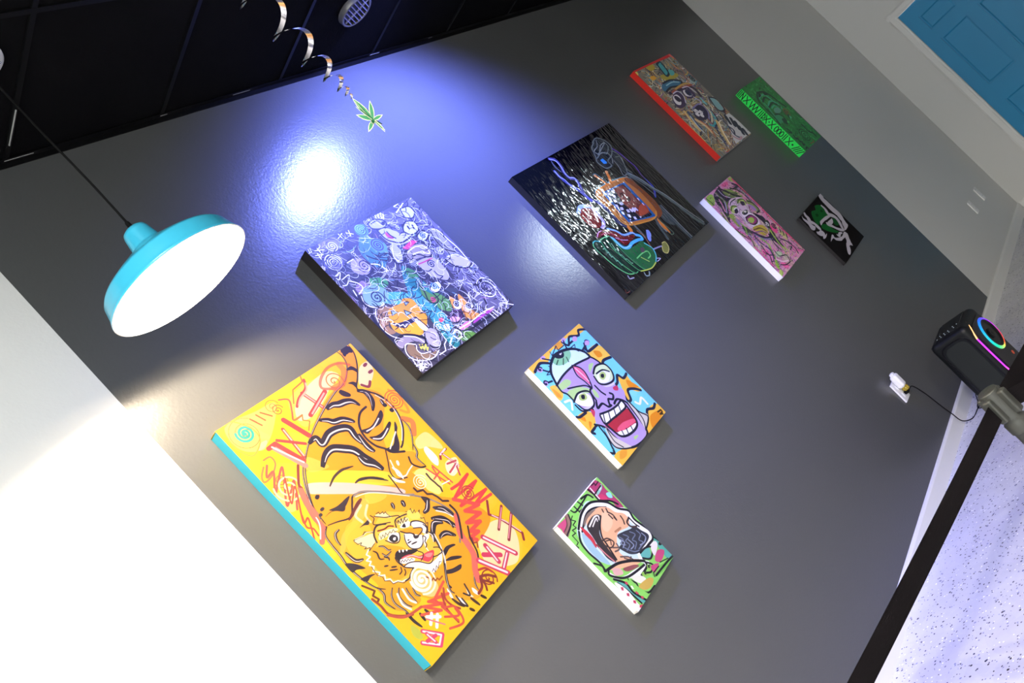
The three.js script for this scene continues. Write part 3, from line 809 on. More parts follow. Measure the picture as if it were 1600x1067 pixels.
  face: `
bg #7ad8ea
X blotches 3 #8ae4f4,#a8ecf4,#66c8e4 60
F#f7c040 985,1 1029,64 868,64 751,25 589,30 401,19 265,63 174,34 14,62 -16,0
F#f7c84a 772,219 921,208 990,242 1009,336 976,370 875,353 825,362 774,303
F#f7c040 845,522 896,549 963,567 948,643 984,729 917,727 832,665 719,721 734,663 797,581
F#f7c040 804,882 988,899 1007,1010 -14,1001 12,909 171,925 412,1002
F#f7c84a 33,212 121,243 95,322 9,339 7,276
F#f7c040 14,511 159,529 205,602 90,662 -10,667 1,566
F#e89018 101,44 101,60 29,54
F#e89018 855,243 923,277 907,319 840,303
F#e89018 913,591 966,669 966,703 865,649
F#e89018 29,535 87,552 59,583
F#e89018 88,599 104,623 32,645
F#e89018 789,923 972,957 939,989 694,1001
F#e8a030 112,922 201,942 129,978 42,957
F#e8a030 41,232 65,291 51,331 15,303
F#e8a030 509,-9 589,13 574,55 463,33
S#1c2238 11.0 1012,73 918,37 860,69 743,29 646,74 605,21
S#1c2238 12.9 973,225 863,222 788,210 836,150
S#1c2238 13.0 984,375 875,353 809,370
S#1c2238 12.9 980,558 896,565 862,514 780,555 715,554
S#1c2238 12.7 959,732 899,684 815,657 751,722 703,712 733,629
S#1c2238 12.8 971,889 904,903 821,874 756,905
S#1c2238 11.9 29,54 115,36 174,34 250,72
S#1c2238 11.6 145,537 43,527 14,511
S#1c2238 11.5 34,692 19,668 119,663
S#1c2238 11.5 67,865 40,895 3,874
S#1c2238 9.2 654,70 777,71
O#1c2238 11.0 783,69 37 1
F#c8a0dc 779,47 823,68 779,92 736,71
S#1c2238 9.3 755,177 875,160
O#1c2238 11.2 875,160 37 1
F#c8a0dc 875,138 917,159 874,182 832,161
S#1c2238 8.4 177,130 106,65
F#c8a0dc 101,44 143,65 102,89 61,67
O#1c2238 10.1 105,66 30 1
S#1c2238 8.3 113,191 32,173
F#c8a0dc 24,153 61,172 26,193 -11,173
O#1c2238 10.0 29,173 33 1
F#c8a0dc 240,-5 278,14 249,32 211,13
F#c8a0dc 645,-1 681,16 644,36 608,19
S#1c2238 6.9 233,16 303,67
S#1c2238 7.2 637,20 591,80
F#d8f4f4 273,84 386,60 543,73 664,124 739,202 748,257 531,214 284,217 136,235 156,167
F#8ccc90 310,70 425,55 591,96 560,147 436,166 320,131
F#141828 379,64 472,62 512,90 465,116 395,97
O#f4f4f4 8.8 468,81 18 1
S#14182a 12.7 258,92 386,60 535,77 664,124 747,198 757,261
S#14182a 11.9 273,84 178,146 121,243
S#2a4a30 5.2 450,124 389,158
S#2a4a30 5.3 497,132 475,169
S#2a4a30 5.2 380,105 319,123
L#1c2238 5.3 378,15 363,49 502,12 479,49 614,50 599,84
L#1c2238 5.4 631,100 720,102 672,136 689,161 788,185 739,202 772,236
L#1c2238 5.1 220,89 236,113 118,131 185,150
F#b8a0d4 114,239 284,217 523,218 740,253 791,328 792,379 811,472 731,563 766,630 686,703 655,752 642,858 582,970 489,998 336,989 215,935 154,853 194,720 148,648 234,570 159,513 141,426 154,338 108,299
F#b4d888 107,251 255,249 301,289 242,306 123,291
F#b4d888 168,330 318,362 412,427 366,451 259,394 155,402 125,370
F#b4d888 660,295 725,312 597,345 597,329
F#b4d888 661,345 759,345 843,421 811,455 695,395 599,412
F#b4d888 443,444 460,485 430,533 398,500
F#b4d888 542,658 606,692 575,708
F#b4d888 395,928 457,948 380,952
F#d8d0ec 601,478 746,504 731,546 618,519
F#d8d0ec 129,497 248,530 264,571 189,545
S#14182a 9.1 114,239 284,217 491,218 708,253 757,261 791,311 809,370
S#14182a 8.4 121,243 108,299 139,346 141,426 159,513 249,562
F#e86a8a 476,210 524,251 533,313 473,411 457,370 439,297
S#14182a 7.0 472,209 532,263 534,329 458,436 441,362 423,289 472,209
S#fbd0dc 5.3 477,243 486,321 488,387
F#d8ecb0 630,362 734,341 842,387 844,455 779,505 665,495 584,453 583,403
F#f6f8f8 663,395 760,412 811,455 697,495 600,461 607,416
F#b8d070 679,404 744,412 737,450 664,462 639,433
F#14182a 687,416 722,429 688,450 660,435
S#14182a 9.1 614,370 718,341 833,375 844,455 771,517 649,503 576,457 591,391
S#14182a 7.3 646,387 752,400 810,446
F#f6f8f8 148,414 274,402 351,459 308,531 233,522 157,466
F#b8d070 245,410 320,427 306,467 246,466 208,438
F#14182a 264,421 302,436 267,459 240,444
S#14182a 8.6 127,418 259,394 382,443 331,528 248,546 129,513 113,441
S#14182a 7.0 197,314 326,358 411,395 443,444
F#c83a5a 683,554 748,571 708,600 667,578
F#c83a5a 219,546 249,578 183,605
S#14182a 10.4 354,540 309,580 401,581 433,631 479,640
S#14182a 10.6 587,568 604,594 557,617 509,592 464,631
S#14182a 8.8 505,444 507,510 524,551
S#14182a 8.7 458,436 397,451 369,532
F#b02838 223,705 374,726 560,732 624,767 594,848 532,878 378,855 271,811 225,753
F#f8f8f6 273,623 387,654 511,673 621,668 607,725 528,731 389,719 238,698 237,666
L#14182a 6.8 311,636 238,698
L#14182a 6.9 387,654 321,712
L#14182a 6.9 472,668 412,731
L#14182a 7.0 558,675 513,731
S#14182a 8.9 273,623 410,659 543,674 630,673 615,730 497,730 359,718 231,702 258,631
F#e85a78 300,796 406,792 499,812 578,839 563,863 454,850 324,833
F#f8f8f6 278,815 393,848 548,871 502,893 378,887 280,855
L#14182a 6.8 331,829 310,864
L#14182a 6.9 400,844 371,883
L#14182a 7.0 470,859 447,895
S#14182a 10.3 638,677 624,767 579,872 486,900 348,886 264,846 240,762 231,702
S#14182a 10.5 526,649 605,643 670,711 656,785 627,899 582,987 474,1005 313,984 222,932 197,816 194,720 119,647
F#d8d0c0 687,720 706,828 772,897 700,939 597,963 642,858
F#d8d0c0 194,720 197,816 275,970 171,925 96,866
S#14182a 7.2 703,728 706,828 756,905 700,939 589,967
S#14182a 5.4 704,778 675,893 597,963
S#14182a 6.6 164,704 123,789 111,875 201,942 351,998
S#14182a 5.0 195,736 154,837 185,918
F#7ad8ea 105,670 164,704 94,804 53,872 37,801 63,708
S#14182a 8.3 142,683 123,773 67,865
S#f4f8f8 11.1 769,764 802,798 884,776 886,844
S#f4f8f8 10.1 38,370 111,394 41,449
L#3a2810 9.3 913,950 972,957 964,978 914,975 951,992
`,
  beard: `
bg #86d060
X blotches 3 #9ae070,#78c058 60
F#a83868 740,-11 927,-2 977,77 963,136 983,247 971,357 891,325 888,224 762,166 743,72
F#8ac8b8 805,93 961,67 930,100 806,110
F#e8d8d0 867,79 945,75 899,98
F#8ad8d0 917,158 981,179 951,228 903,200
F#c83868 760,115 861,134 871,198 792,168
S#14141c 9.1 740,-11 758,65 761,149 880,228 938,303
L#f4f0e8 9.1 787,16 776,141
L#14141c 9.3 774,83 945,75
L#14141c 7.4 833,10 896,13 881,38 960,33
F#c04878 -1,8 138,15 209,27 120,82 3,103 14,48
S#8a6a60 23.8 209,11 154,72 17,112
S#14141c 6.8 244,17 176,85 10,123
S#5a3038 5.1 187,14 119,66 23,84
L#14141c 6.8 274,51 218,64 255,102 184,106 193,143 122,130 130,167 67,159 63,234 22,239
S#14141c 9.0 559,13 680,36 713,87
S#14141c 7.1 484,1 501,76 399,78
S#14141c 7.1 316,12 354,51 530,44 650,34
S#14141c 7.0 396,13 399,94
F#c8ecec 472,74 591,64 637,108 429,112 228,149 105,229 186,154
F#c8e0ec 229,165 444,105 638,125 794,218 876,333 972,390 959,465 931,547 998,671 937,733 844,740 691,724 572,745 365,707 175,569 86,449 81,322 133,231
S#f6f6f8 29.5 222,177 429,112 631,129 787,222 852,327 949,401 928,480 931,564 983,678 922,740 752,731 646,728 588,771
S#14141c 11.1 203,165 407,99 622,99 817,207 888,327 989,417 960,499 979,577 1014,681 961,748 829,747 669,743
S#14141c 8.9 216,204 445,138 609,156 756,236
S#14141c 10.1 180,182 92,252 69,361 87,481 64,574
F#ecb48c 431,162 640,175 772,246 814,328 894,393 896,460 805,503 606,461 446,537 420,616 543,758 290,611 272,522 352,383 437,309 331,212
F#f2c4a0 657,234 736,297 647,374 498,379 496,313
F#ecb48c 318,598 588,771 469,758 322,695
F#302a2c 360,198 506,191 597,230 539,275 408,323 352,383 327,462 302,573 260,593 215,516 239,407 277,305 303,226
F#7a6a60 329,163 474,140 610,173 417,169 302,194
F#c03040 250,162 275,240 264,328 210,388 194,347 218,237
F#98bcd0 203,211 220,301 196,395 189,562 131,525 98,411 121,286
S#f0ece8 7.1 353,226 507,207 567,228 538,259
S#f0ece8 5.3 391,249 515,228 501,252
S#8a3038 8.5 237,374 241,471 260,577
S#d08a90 5.1 239,407 243,503 260,593
S#14141c 8.7 597,246 473,299 381,370 355,448 303,589
F#2b2e3a 569,470 682,492 790,527 884,552 918,622 952,692 890,720 736,721 630,718 524,667 478,605 461,547 549,538
X dots 0 #fff 1
S#6a7490 5.3 577,492 593,534 519,536 565,581
S#6a7490 5.3 652,506 685,559 609,560 611,610 522,618
S#6a7490 5.4 760,541 793,593 701,602 718,645 628,669
S#6a7490 5.4 854,582 856,633 779,650 796,694 675,698
S#8a94b0 5.4 887,636 889,686 812,703 735,687
S#6a7490 5.3 521,585 553,637 599,682 660,705
S#8a94b0 5.4 655,573 657,639 583,640
S#8a94b0 5.3 563,515 579,557 506,575
S#3a2a28 7.2 687,219 673,243
S#3a2a28 7.2 741,244 727,268
S#3a2a28 7.2 719,271 752,324 739,381 738,348
S#3a2a28 7.2 705,295 707,345
S#3a2a28 7.3 831,388 817,429 788,460
S#3a2a28 9.1 896,460 834,472 836,522 900,561
S#14141c 7.4 912,453 915,538 932,581
S#b07a5a 9.0 590,435 696,452 635,447
S#3a2a28 6.9 338,390 426,414 458,481 371,490 325,430 338,390
S#3a2a28 5.2 361,412 435,443 400,476
S#5a4a48 7.0 474,507 446,554 373,539
S#5a4a48 7.0 386,500 446,537
S#5a4a48 7.0 376,604 465,661 497,729
S#5a4a48 7.0 406,639 451,684 495,680
F#ecb48c 119,579 276,618 498,745 603,797 365,707 177,632
F#f4f4f8 78,583 137,684 238,734 382,765 544,807 603,797 650,843 473,856 327,824 210,747 82,678
S#14141c 12.2 91,576 276,618 452,700 603,797
S#14141c 10.2 92,592 66,621 152,709 253,759 397,791 560,817
F#8a4a50 278,682 439,739 485,784 309,734
F#d8a8a8 162,607 249,663 223,708 122,659
S#14141c 10.6 603,797 575,843 414,849
F#e8e8d8 282,779 385,830 430,892 359,907 285,843
F#8ac050 590,837 637,883 563,899 547,873
F#8ac050 443,836 532,879 504,908 430,875
S#14141c 8.8 604,814 659,881 570,904 503,876
O#14141c 8.8 594,863 21 1
O#14141c 8.7 481,869 21 1
F#c8a850 272,881 460,911 506,957 390,975 289,939
S#14141c 8.5 225,772 271,849 244,894 304,981 449,998
F#60b0a8 660,721 814,753 740,820 680,830 617,774
S#14141c 9.1 646,728 767,740 846,790 710,833 617,774
F#50a898 969,753 1083,824 1055,939 914,964 912,897
F#c04878 879,844 959,894 851,924 759,913 742,870
F#e8e0e8 830,780 955,776 940,817 787,850
F#70b850 578,909 790,950 1041,996 885,1011 565,964
F#58a8a0 944,918 1041,979 930,975
S#14141c 7.4 985,746 1020,851 1024,952
S#14141c 9.1 580,958 884,977 1041,996
F#14141c 987,813 1020,834 989,847 956,827
F#c04878 621,873 744,920 594,935
L#14141c 7.3 774,923 914,964
L#14141c 7.1 550,954 579,925 714,933
F#58a8a0 82,678 140,747 143,827 162,931 207,1008 151,1017 119,918 87,805
S#14141c 10.1 67,669 155,773 145,874 207,1008
S#14141c 8.4 69,716 102,830 122,982
F#f4ece8 69,716 102,830 80,969 123,1013 13,1015 21,883 28,704
P#c03858 57,754 86,773 59,794 38,779
P#c03858 60,825 89,844 59,863 40,842
P#c03858 57,907 85,926 58,946 37,924
P#c03858 80,976 123,997 82,1008 53,989
P#f4ece8 178,819 214,835 201,865 165,849
P#c03858 161,754 183,776 170,798 141,779
P#c03858 173,878 202,897 182,922 160,900
P#c03858 190,943 212,965 184,978 167,958
F#86d060 239,766 258,887 291,987 219,970 187,871
L#f4f4f0 19.9 -70,12 -75,208 -55,359 -35,510 1,717 20,1012
S#14141c 8.4 -36,172 9,262
S#14141c 8.4 17,451 75,520 49,565
`,
  tiger: `
bg #fcc60e
X blotches 7 #ffd84a,#f6b20c,#ffe06a,#fabe1a 60
F#ffffff40 531,34 631,36 720,48 769,51 674,95 522,151 396,158 392,94 434,49
F#fff3d8b0 562,47 711,36 769,51 779,80 667,100 574,125 469,143 394,126 443,76
F#ffe27ab0 56,5 238,18 360,32 224,111 110,134 29,89
F#ffe58ac0 -73,264 61,288 103,323 27,358 -51,319
F#fff2d8c0 708,841 803,826 903,845 939,897 892,955 796,993 700,964 643,917 663,873
F#fff0c8a0 860,433 953,434 973,494 958,520 896,483 837,464
F#ffffffe0 862,476 887,479 890,531 854,555 840,532 847,494
F#ffffffb0 909,565 986,576 954,611 887,621 869,596
F#fff3a0c0 671,525 742,518 792,551 787,614 724,632 682,586 641,558
F#f09c0c 974,1 976,41 897,104 812,153 885,192 894,247 703,361 678,447 699,538 696,618 830,717 868,818 685,844 590,794 477,772 156,637 52,545 47,463 94,392 201,289 253,246 356,202 470,160 605,122 707,109 772,111 846,82 893,25 901,2
F#ffd22a 214,280 291,310 439,381 586,460 558,502 380,418 238,345 182,310
F#f5c4b8 175,314 288,362 428,438 575,534 522,539 342,442 199,371 147,341
F#e6c860a0 280,244 325,288 334,315 242,294 233,267
F#c9b23090 397,407 486,435 531,465 550,498 465,448
F#f2a010 662,412 792,457 778,500 780,525 723,514 651,504 627,484 632,447
F#f3a516 329,440 412,462 523,528 625,595 692,669 711,726 622,808 551,879 526,958 439,970 322,904 251,863 188,813 74,762 82,695 64,613 59,538 62,482 100,465 194,484 248,490 295,469
F#f7c25ca0 295,461 351,466 367,490 298,516 223,522 150,528 86,553 41,558 122,514 215,503
F#f6bd2fd0 181,500 264,521 260,571 175,615 104,635 88,583 111,537
F#ffd95a80 387,461 473,508 433,515 360,494
F#f0a010 450,812 621,803 631,848 544,910 494,928 473,947 386,928 369,889 388,854
F#f0a010 70,710 150,733 199,782 203,836 137,834 71,811 49,777 60,740
K 4.8 886,-2 893,25 874,60 814,95 756,112 692,118 598,136 515,156 427,180 349,207 273,241 219,275 159,329 113,387 96,430
K 4.2 980,-3 972,35 935,76 873,119 812,153 842,174 877,206 898,244
B#2a2024 28.0 910,19 944,11 967,24
F#2a2024 906,17 951,7 974,16 965,34 938,24 907,32
F#2a2024 854,73 889,73 905,94 893,108 878,89 850,79
F#2a2024 791,119 823,124 836,138 812,148 808,133
B#2a2024 18.3 712,123 724,142 749,161
K 15.6 800,160 834,179 836,209 820,232 784,254
K 19.2 568,151 615,151 650,162 695,169 729,182 748,210
K 16.8 485,166 524,184 548,202 599,213 633,234 647,247
K 21.4 342,211 396,209 401,239 474,225 542,232 589,253 584,291 594,327 612,372
K 23.2 305,302 367,277 425,273 478,298 517,324 535,364 559,399 575,438
B#3a2a20 7.4 260,367 315,352 372,349 412,356 447,364
B#3a2a20 7.6 383,412 426,414 485,436 532,464
B#5a2a20 8.9 155,372 182,366
F#2a2024 165,425 216,432 306,432 258,446 225,459 190,441
B#2a2024 8.8 128,409 154,408
K 10.4 808,164 838,180 839,206 792,253
K 10.5 879,236 868,269
B#2a2024 14.7 876,256 872,271
B#2a2024 14.7 886,285 885,302
S#2a2024 5.0 770,227 710,233 652,265 627,310 638,356 671,387 688,411 753,438
S#2a2024 4.2 833,174 886,214 910,262 900,317 860,367 788,409 756,419
S#f5f0e8 2.1 873,212 901,262 894,314 854,364 792,402
F#2a2024 641,284 697,293 753,285 826,268 817,289 762,306 706,305 658,308 642,297
F#2a2024 647,320 691,332 748,332 812,320 817,330 765,348 693,357 660,342
F#2a2024 842,333 832,354 799,372 764,406 725,424 692,409 675,389 723,395 770,376
S#f5f0e8 3.0 662,298 714,301 778,288
S#f5f0e8 3.0 660,333 704,350 776,337
S#f5f0e8 3.0 695,398 746,381 800,364
K 5.2 893,343 891,380 859,416 799,455
K 6.1 831,437 812,469 784,485 791,525
S#2a2024 4.1 747,463 732,489 758,518 787,527
S#f5f0e8 3.0 642,430 628,456 614,489 646,505 685,499 724,494
S#2a2024 2.9 671,387 630,425 590,461 591,494 647,513
B#f5f0e8 8.9 620,452 629,480 623,509
B#f5f0e8 8.8 575,478 584,498 616,522
B#f5f0e8 8.9 674,445 659,463
S#2a2024 2.9 567,466 561,503 556,548 604,572
K 16.7 610,287 597,329 599,354 611,372
K 19.4 515,346 516,379 552,408 569,440
B#2a2024 6.7 408,413 464,428 507,452 545,479
S#8a7a70 2.9 359,443 449,487 541,541 604,572
L#3a2420 6.1 756,549 753,573 758,591 759,604 763,618 754,632
L#3a2420 7.0 630,557 631,573 666,583 667,603 692,615 704,634 710,657 738,671
O#fffbe0 3.0 688,557 45 3
K 5.2 260,239 193,283 144,333 114,377 103,416 99,454
S#7a3a30 4.3 219,242 132,305 125,346 100,378 85,436 86,458
S#e66a58 10.3 129,311 99,363 77,417 76,453 18,488
S#fff0e8 2.6 120,329 97,376 75,438 24,477
K 4.5 102,460 153,471 214,487 248,482 288,457 329,440 410,463 498,510 538,536
S#807a74 4.0 325,442 380,449 467,495 625,595 692,669 703,722 674,763 608,800
S#f2ede4 1.9 328,448 404,467 491,514 574,566
K 5.9 96,460 57,479 45,516 41,558 31,603 41,658 64,707 98,733
K 6.9 134,494 102,496 83,515 81,536
K 9.4 73,561 83,602 122,616
F#2a2024 124,434 163,432 204,438 265,431 307,433 256,449 212,449 170,435
F#2a2024 31,588 70,609 95,641 55,626 26,621
F#2a2024 35,655 83,664 113,676 81,673 52,675
F#2a2024 224,533 271,532 299,531 276,545 251,537
B#2a2024 8.7 123,419 103,420
B#2a2024 9.7 176,364 153,371
B#5a2418 10.8 348,465 313,470 261,482 207,492
S#f5e8d8b0 5.4 317,480 255,494 257,525
S#f5e8d8b0 4.5 346,494 298,516 293,543
B#2a2024 11.3 464,542 451,563
B#2a2024 13.3 521,559 507,583
F#2a2024 625,595 658,619 624,638 575,649 567,637 612,628
F#3a3438 636,648 688,671 710,710 691,720 662,685 637,665
S#f5f0e8 3.0 636,666 674,696 689,721
K 13.7 576,673 627,696 648,726 666,767
K 14.2 617,710 570,694 512,718 491,738
K 13.5 535,738 584,744 620,775
F#2a2024 468,788 519,776 568,787 574,796 531,790 483,796
F#2a2024 462,807 506,812 553,834 542,839 490,821
F#2a2024 420,830 464,843 517,853 496,864 443,854 411,839
S#2a2024 3.7 518,706 499,750 472,790 413,834 379,861 377,882
S#f5f0e8 2.8 526,710 506,754 472,798 417,836
F#f7c13a 174,618 232,611 295,563 387,549 455,580 503,608 548,640 520,689 497,721 483,775 452,802 362,805 280,760 210,760 156,738 130,690 127,647
F#f0a214 186,616 244,622 293,648 335,687 305,723 283,745 229,749 174,736 146,703 136,664 145,636
F#ffeeb0 151,551 205,563 257,577 235,600 196,605 169,590 156,566
F#ffe9a8 346,537 391,552 405,576 391,575 340,545
F#f6d23a 482,611 528,603 534,629 535,647 484,639 462,623
L#2a2024 2.5 151,551 205,559 228,554 262,574
L#f8f0e0 1.5 159,551 211,560 234,559 267,573
L#2a2024 2.0 149,553 152,569 175,573 160,577 177,594 162,595 192,603 174,610 219,604 227,604
L#f8f4ea 3.9 174,605 148,612 156,625 126,626 142,638 120,643 135,656 113,665 137,682 119,688 146,699 131,712 154,720 152,735 179,742 191,753 214,757 233,764
L#2a2024 2.0 124,649 118,671 115,682 131,699 124,712 147,725 148,738 175,744 195,760 233,764
S#2a2024 3.6 350,581 311,567 282,569 253,584 239,606
S#2a2024 2.1 317,527 322,542 298,552 305,562 377,588
S#2a2024 2.1 330,537 372,563 401,574 439,589 439,598
L#2a2024 2.1 349,535 368,537 364,544 387,545 383,552 399,551 396,558 401,574
S#6a1a10 3.1 288,581 325,591 353,593 374,604
L#2a2024 2.1 277,590 272,600 289,599 288,609 310,603 308,613 330,605 332,615 352,612 357,623 375,622
F#fff4c0 289,590 329,598 375,613 379,624 343,618 282,612 258,604
L#2a2024 1.6 278,597 270,608 294,601 290,612 314,603 312,613 338,609 336,617 360,612 359,622
F#f8f8f4 295,623 330,616 361,625 368,640 341,651 312,645 296,632
F#221c1e 307,623 335,622 350,637 336,649 312,645 302,633
F#f8f8f4 327,632 340,636 326,642 318,637
S#2a2024 2.1 283,621 302,642 329,654 356,647 374,632
L#2a2024 2.1 410,594 403,606 421,600 417,611 440,603 443,615 463,608 464,622
S#2a2024 2.7 383,613 406,594 443,596 490,606
F#ffe9a8 403,606 440,607 474,616 462,627 416,621
L#2a2024 2.1 405,609 421,604 416,614 438,606 430,618 457,609 447,622 468,619
F#f8f8f4 400,621 441,621 466,630 446,641 413,633
F#221c1e 410,625 435,622 425,635
L#2a2024 2.2 490,597 503,604 526,600 512,617 537,612 525,629 560,624 539,636 531,649 548,654 532,673 545,675 520,689
F#f7d860 490,602 515,601 516,620 547,626 531,645 492,634 482,616
F#fbfaf6 467,634 492,638 523,663 520,689 500,700 478,689 490,673 459,653
S#2a2024 2.7 454,641 473,635 503,646 524,668 516,691 492,700
S#2a2024 2.2 515,668 516,686 491,696
F#fbfaf6 391,648 435,666 466,691 438,712 397,716 364,698 358,678 371,659
F#f09a10 386,634 419,638 455,655 490,673 480,685 462,689 431,669 401,649
S#2a2024 2.7 384,633 401,649 422,660 432,673
F#2a2024 435,666 434,677 453,684 437,689 420,685 419,676
S#2a2024 2.2 455,655 492,672 482,682 453,684
S#2a2024 2.1 387,650 368,666 359,687 370,704 403,717 438,712 464,695
B#2a2024 3.7 378,671 390,673
B#2a2024 3.7 366,678 393,681
B#2a2024 4.2 379,689 416,696
F#fbfaf6 474,696 500,705 484,714 463,716 439,725 428,746 427,732 444,711
S#2a2024 2.1 468,697 471,707 451,714 447,725 431,730
S#2a2024 2.7 508,700 518,719 494,737
S#f5f0e8 1.6 504,703 510,719 489,734
F#241c1e 259,681 282,672 306,676 341,693 372,707 385,718 357,716 304,705 268,703 258,723 253,703
F#fbfaf6 300,673 307,676 297,682 294,679
F#fbfaf6 316,680 325,684 314,689 310,686
F#fbfaf6 334,688 342,692 334,695 329,693
F#d8404c 284,698 330,708 366,734 403,741 428,746 453,755 429,768 384,770 359,747 329,718 288,705
F#ec8a88 395,745 420,750 437,759 412,763 395,754
S#f8e0e0 1.6 290,704 334,715 360,737 379,745
F#fbfaf6 264,701 280,701 333,725 326,734 277,721 259,708
L#2a2024 1.5 266,702 263,708 278,704 275,713 292,710 289,718 307,715 305,723 323,722 325,729
F#fbfaf6 258,723 309,729 349,753 389,777 450,780 483,775 447,800 407,804 366,808 345,787 316,763 295,747
S#2a2024 2.1 258,723 297,727 342,747 376,774 405,777 429,768
S#2a2024 2.5 255,683 249,696 254,716 262,729 293,748
L#2a2024 1.6 345,787 336,797 357,794 350,803 378,797 370,810 402,797 399,808 431,795 439,800
S#2a2024 2.2 425,770 454,777 488,778 487,760 465,748
S#2a2024 2.1 381,721 394,736 379,745 357,749
K 5.1 230,619 250,631 257,650 273,654
K 4.5 188,617 198,631 188,651 208,662
K 4.6 218,642 227,659 266,659
B#2a2024 5.1 211,655 227,668 220,677
B#2a2024 4.5 176,678 198,686
B#2a2024 5.1 202,696 230,707
B#2a2024 4.5 183,699 223,716
S#2a2024 2.5 242,718 231,729 212,731
S#2a2024 2.5 251,731 244,740 228,745
S#2a2024 3.0 293,748 256,756 237,762 210,760
F#ffc878 283,754 317,780 326,803 336,834 313,855 267,859 234,836 229,808 242,777
O#fff2d8 6.1 286,795 77 3.4
L#8a4a10 4.7 310,798 322,809 319,820 339,818 336,829 355,828 356,836 384,835
K 6.5 463,542 462,552 448,565
K 7.6 515,561 518,571 506,583
K 13.3 647,618 621,632 595,642 567,641
K 9.1 653,658 679,677 687,697 697,716
K 10.1 591,678 627,701 650,722 641,751
K 12.0 615,713 576,691 547,698 522,716
K 8.8 530,743 566,739 595,748 607,770
K 5.1 131,744 96,761 82,788 97,826 99,856
K 5.1 158,759 126,778 122,811 140,832
K 5.2 185,775 174,797 176,835
K 5.3 213,790 201,813 215,828
S#f8f4ea 4.3 126,770 109,804 124,834
S#f8f4ea 4.3 165,771 154,808 169,831
K 5.9 70,710 72,740 48,762 63,799
L#5a2c10 5.9 17,673 48,712 23,719 34,740 16,743
S#8a3818 5.0 8,725 17,758 19,795 65,829 112,849
B#2a2024 8.5 91,829 93,867 104,899
B#2a2024 8.6 145,861 140,894
B#2a2024 7.8 178,865 186,892
K 5.5 450,812 395,851 362,885 370,904
K 5.8 628,799 623,835 617,864 572,879
K 4.7 544,902 501,932 488,956
F#fbfaf6 449,911 436,942 437,958 422,941
F#fbfaf6 364,916 379,940 377,965 355,945
F#fbfaf6 468,933 477,953 467,967 455,948
S#2a2024 3.7 449,907 429,945 407,925
S#2a2024 3.6 364,912 359,943 374,963 379,932
F#fbfaf6 354,873 335,899 343,911 355,888
B#3a2418 8.1 335,907 344,935 359,958
B#3a2418 8.3 419,951 432,993
B#3a2418 8.4 474,971 490,995
B#3a2418 8.2 371,972 386,992
S#c85a50a0 12.7 901,343 933,374 884,411
L#e0403c 9.5 810,649 872,655 964,650 787,679 975,689 777,715 986,736 827,748 987,762
O#a83a28 4.1 874,702 47 3
S#8a1a18 5.3 975,529 924,530 899,544
S#f6e6e6 4.2 971,527 918,531
L#a83038 6.4 933,534 962,607
L#f8eaea 3.2 935,537 962,607
L#b04048 6.4 909,573 970,585
L#b04048 6.3 881,602 953,594 921,633
L#f8eaea 3.2 894,608 970,594
L#c84a40 5.1 779,536 825,632
L#c84a40 5.2 824,541 846,634
L#c84a40 5.1 769,581 826,575
L#c84a40 5.1 816,546 795,601
L#f8eaea 4.1 787,614 837,622
O#d06a30 4.3 949,270 64 4
S#d0703080 6.4 968,227 989,287 965,337 930,313
F#fff2e6c0 935,93 1005,96 981,138 905,166 845,158 860,131
B#7a3038 9.8 953,101 988,97
B#7a3038 9.7 946,132 985,131
S#7a3038 6.3 913,161 880,173 853,153
L#e04a40 12.2 771,680 873,756 774,738 842,781 728,771 802,801 706,800 747,821 676,816 700,837
L#8a3028 4.9 684,820 669,836 689,843 670,857
S#e8685c 13.6 710,730 650,779 637,820 617,864 559,902 531,933
S#2a2024 4.9 727,686 725,722 681,763 636,795
S#2a2024 3.9 717,782 676,816 648,864 611,892
L#8a2830 8.3 933,769 876,807 911,841 959,940 934,960
L#f0c8c8 4.2 889,817 929,867 958,932
L#8a2830 9.2 982,819 855,869
L#e89aa0 4.1 974,823 864,866
L#8a2830 10.2 1001,862 857,920
L#e89aa0 4.1 991,865 864,915
L#c8385a 16.2 740,846 827,969
L#fbeef0 6.1 742,849 825,966
L#c8385a 14.9 664,889 745,933
L#c8385a 14.8 714,872 706,944
L#fbeef0 4.9 715,880 704,938
L#c8385a 14.8 786,947 700,972
L#fbeef0 4.9 784,946 704,970
L#c8385a 17.7 615,890 698,994
L#fbeef0 6.9 618,892 697,990
O#8a3020 4.8 584,955 53 2.2
S#7a2a20 5.8 553,930 591,944 623,969
S#7a2a20 4.8 546,942 570,963 586,979
S#7a2a20 4.7 549,936 540,962 526,977
S#7a2a20 5.7 546,934 517,957 474,963
S#a83028 4.8 574,911 613,924 629,949
L#d8503c 8.0 367,850 264,867 341,888 223,858 287,902 183,857 246,908 145,871
S#9a3428 4.5 340,865 307,891 309,922 331,949
S#9a3428 4.4 312,872 274,917 271,974
S#c84a3c 4.5 258,870 274,909 316,934 292,986 210,967
S#c84a3c 4.5 234,930 297,960 310,937
S#c84a3c 4.4 260,901 277,970
L#fbf2f2 9.6 159,887 214,918
L#fbf2f2 9.5 192,891 147,912
L#fbf2f2 9.5 213,907 162,932
L#e87a84 4.4 151,891 205,946
O#fff3e8 7.2 280,794 63 2.6
F#7fbf6a90 64,867 81,892 71,921 48,918 37,894
L#d0406a 11.9 89,907 157,961 110,980 46,931
L#fbf2f4 5.1 91,909 151,959 107,975 49,931
L#d0406a 10.2 96,922 102,961
L#d0406a 10.1 127,947 72,939
L#fbf2f4 4.2 96,925 102,957
S#b04a38 5.1 12,794 71,836 176,853
O#7a5a30 2.6 112,64 97 3
O#1f8f86 8.8 112,60 48 2.6
F#59bfae90 136,116 176,120 137,139 103,131
S#b08a30 2.7 56,5 102,3 159,59 148,107 64,135 23,93 20,48
L#8a4a28 5.4 188,30 214,69
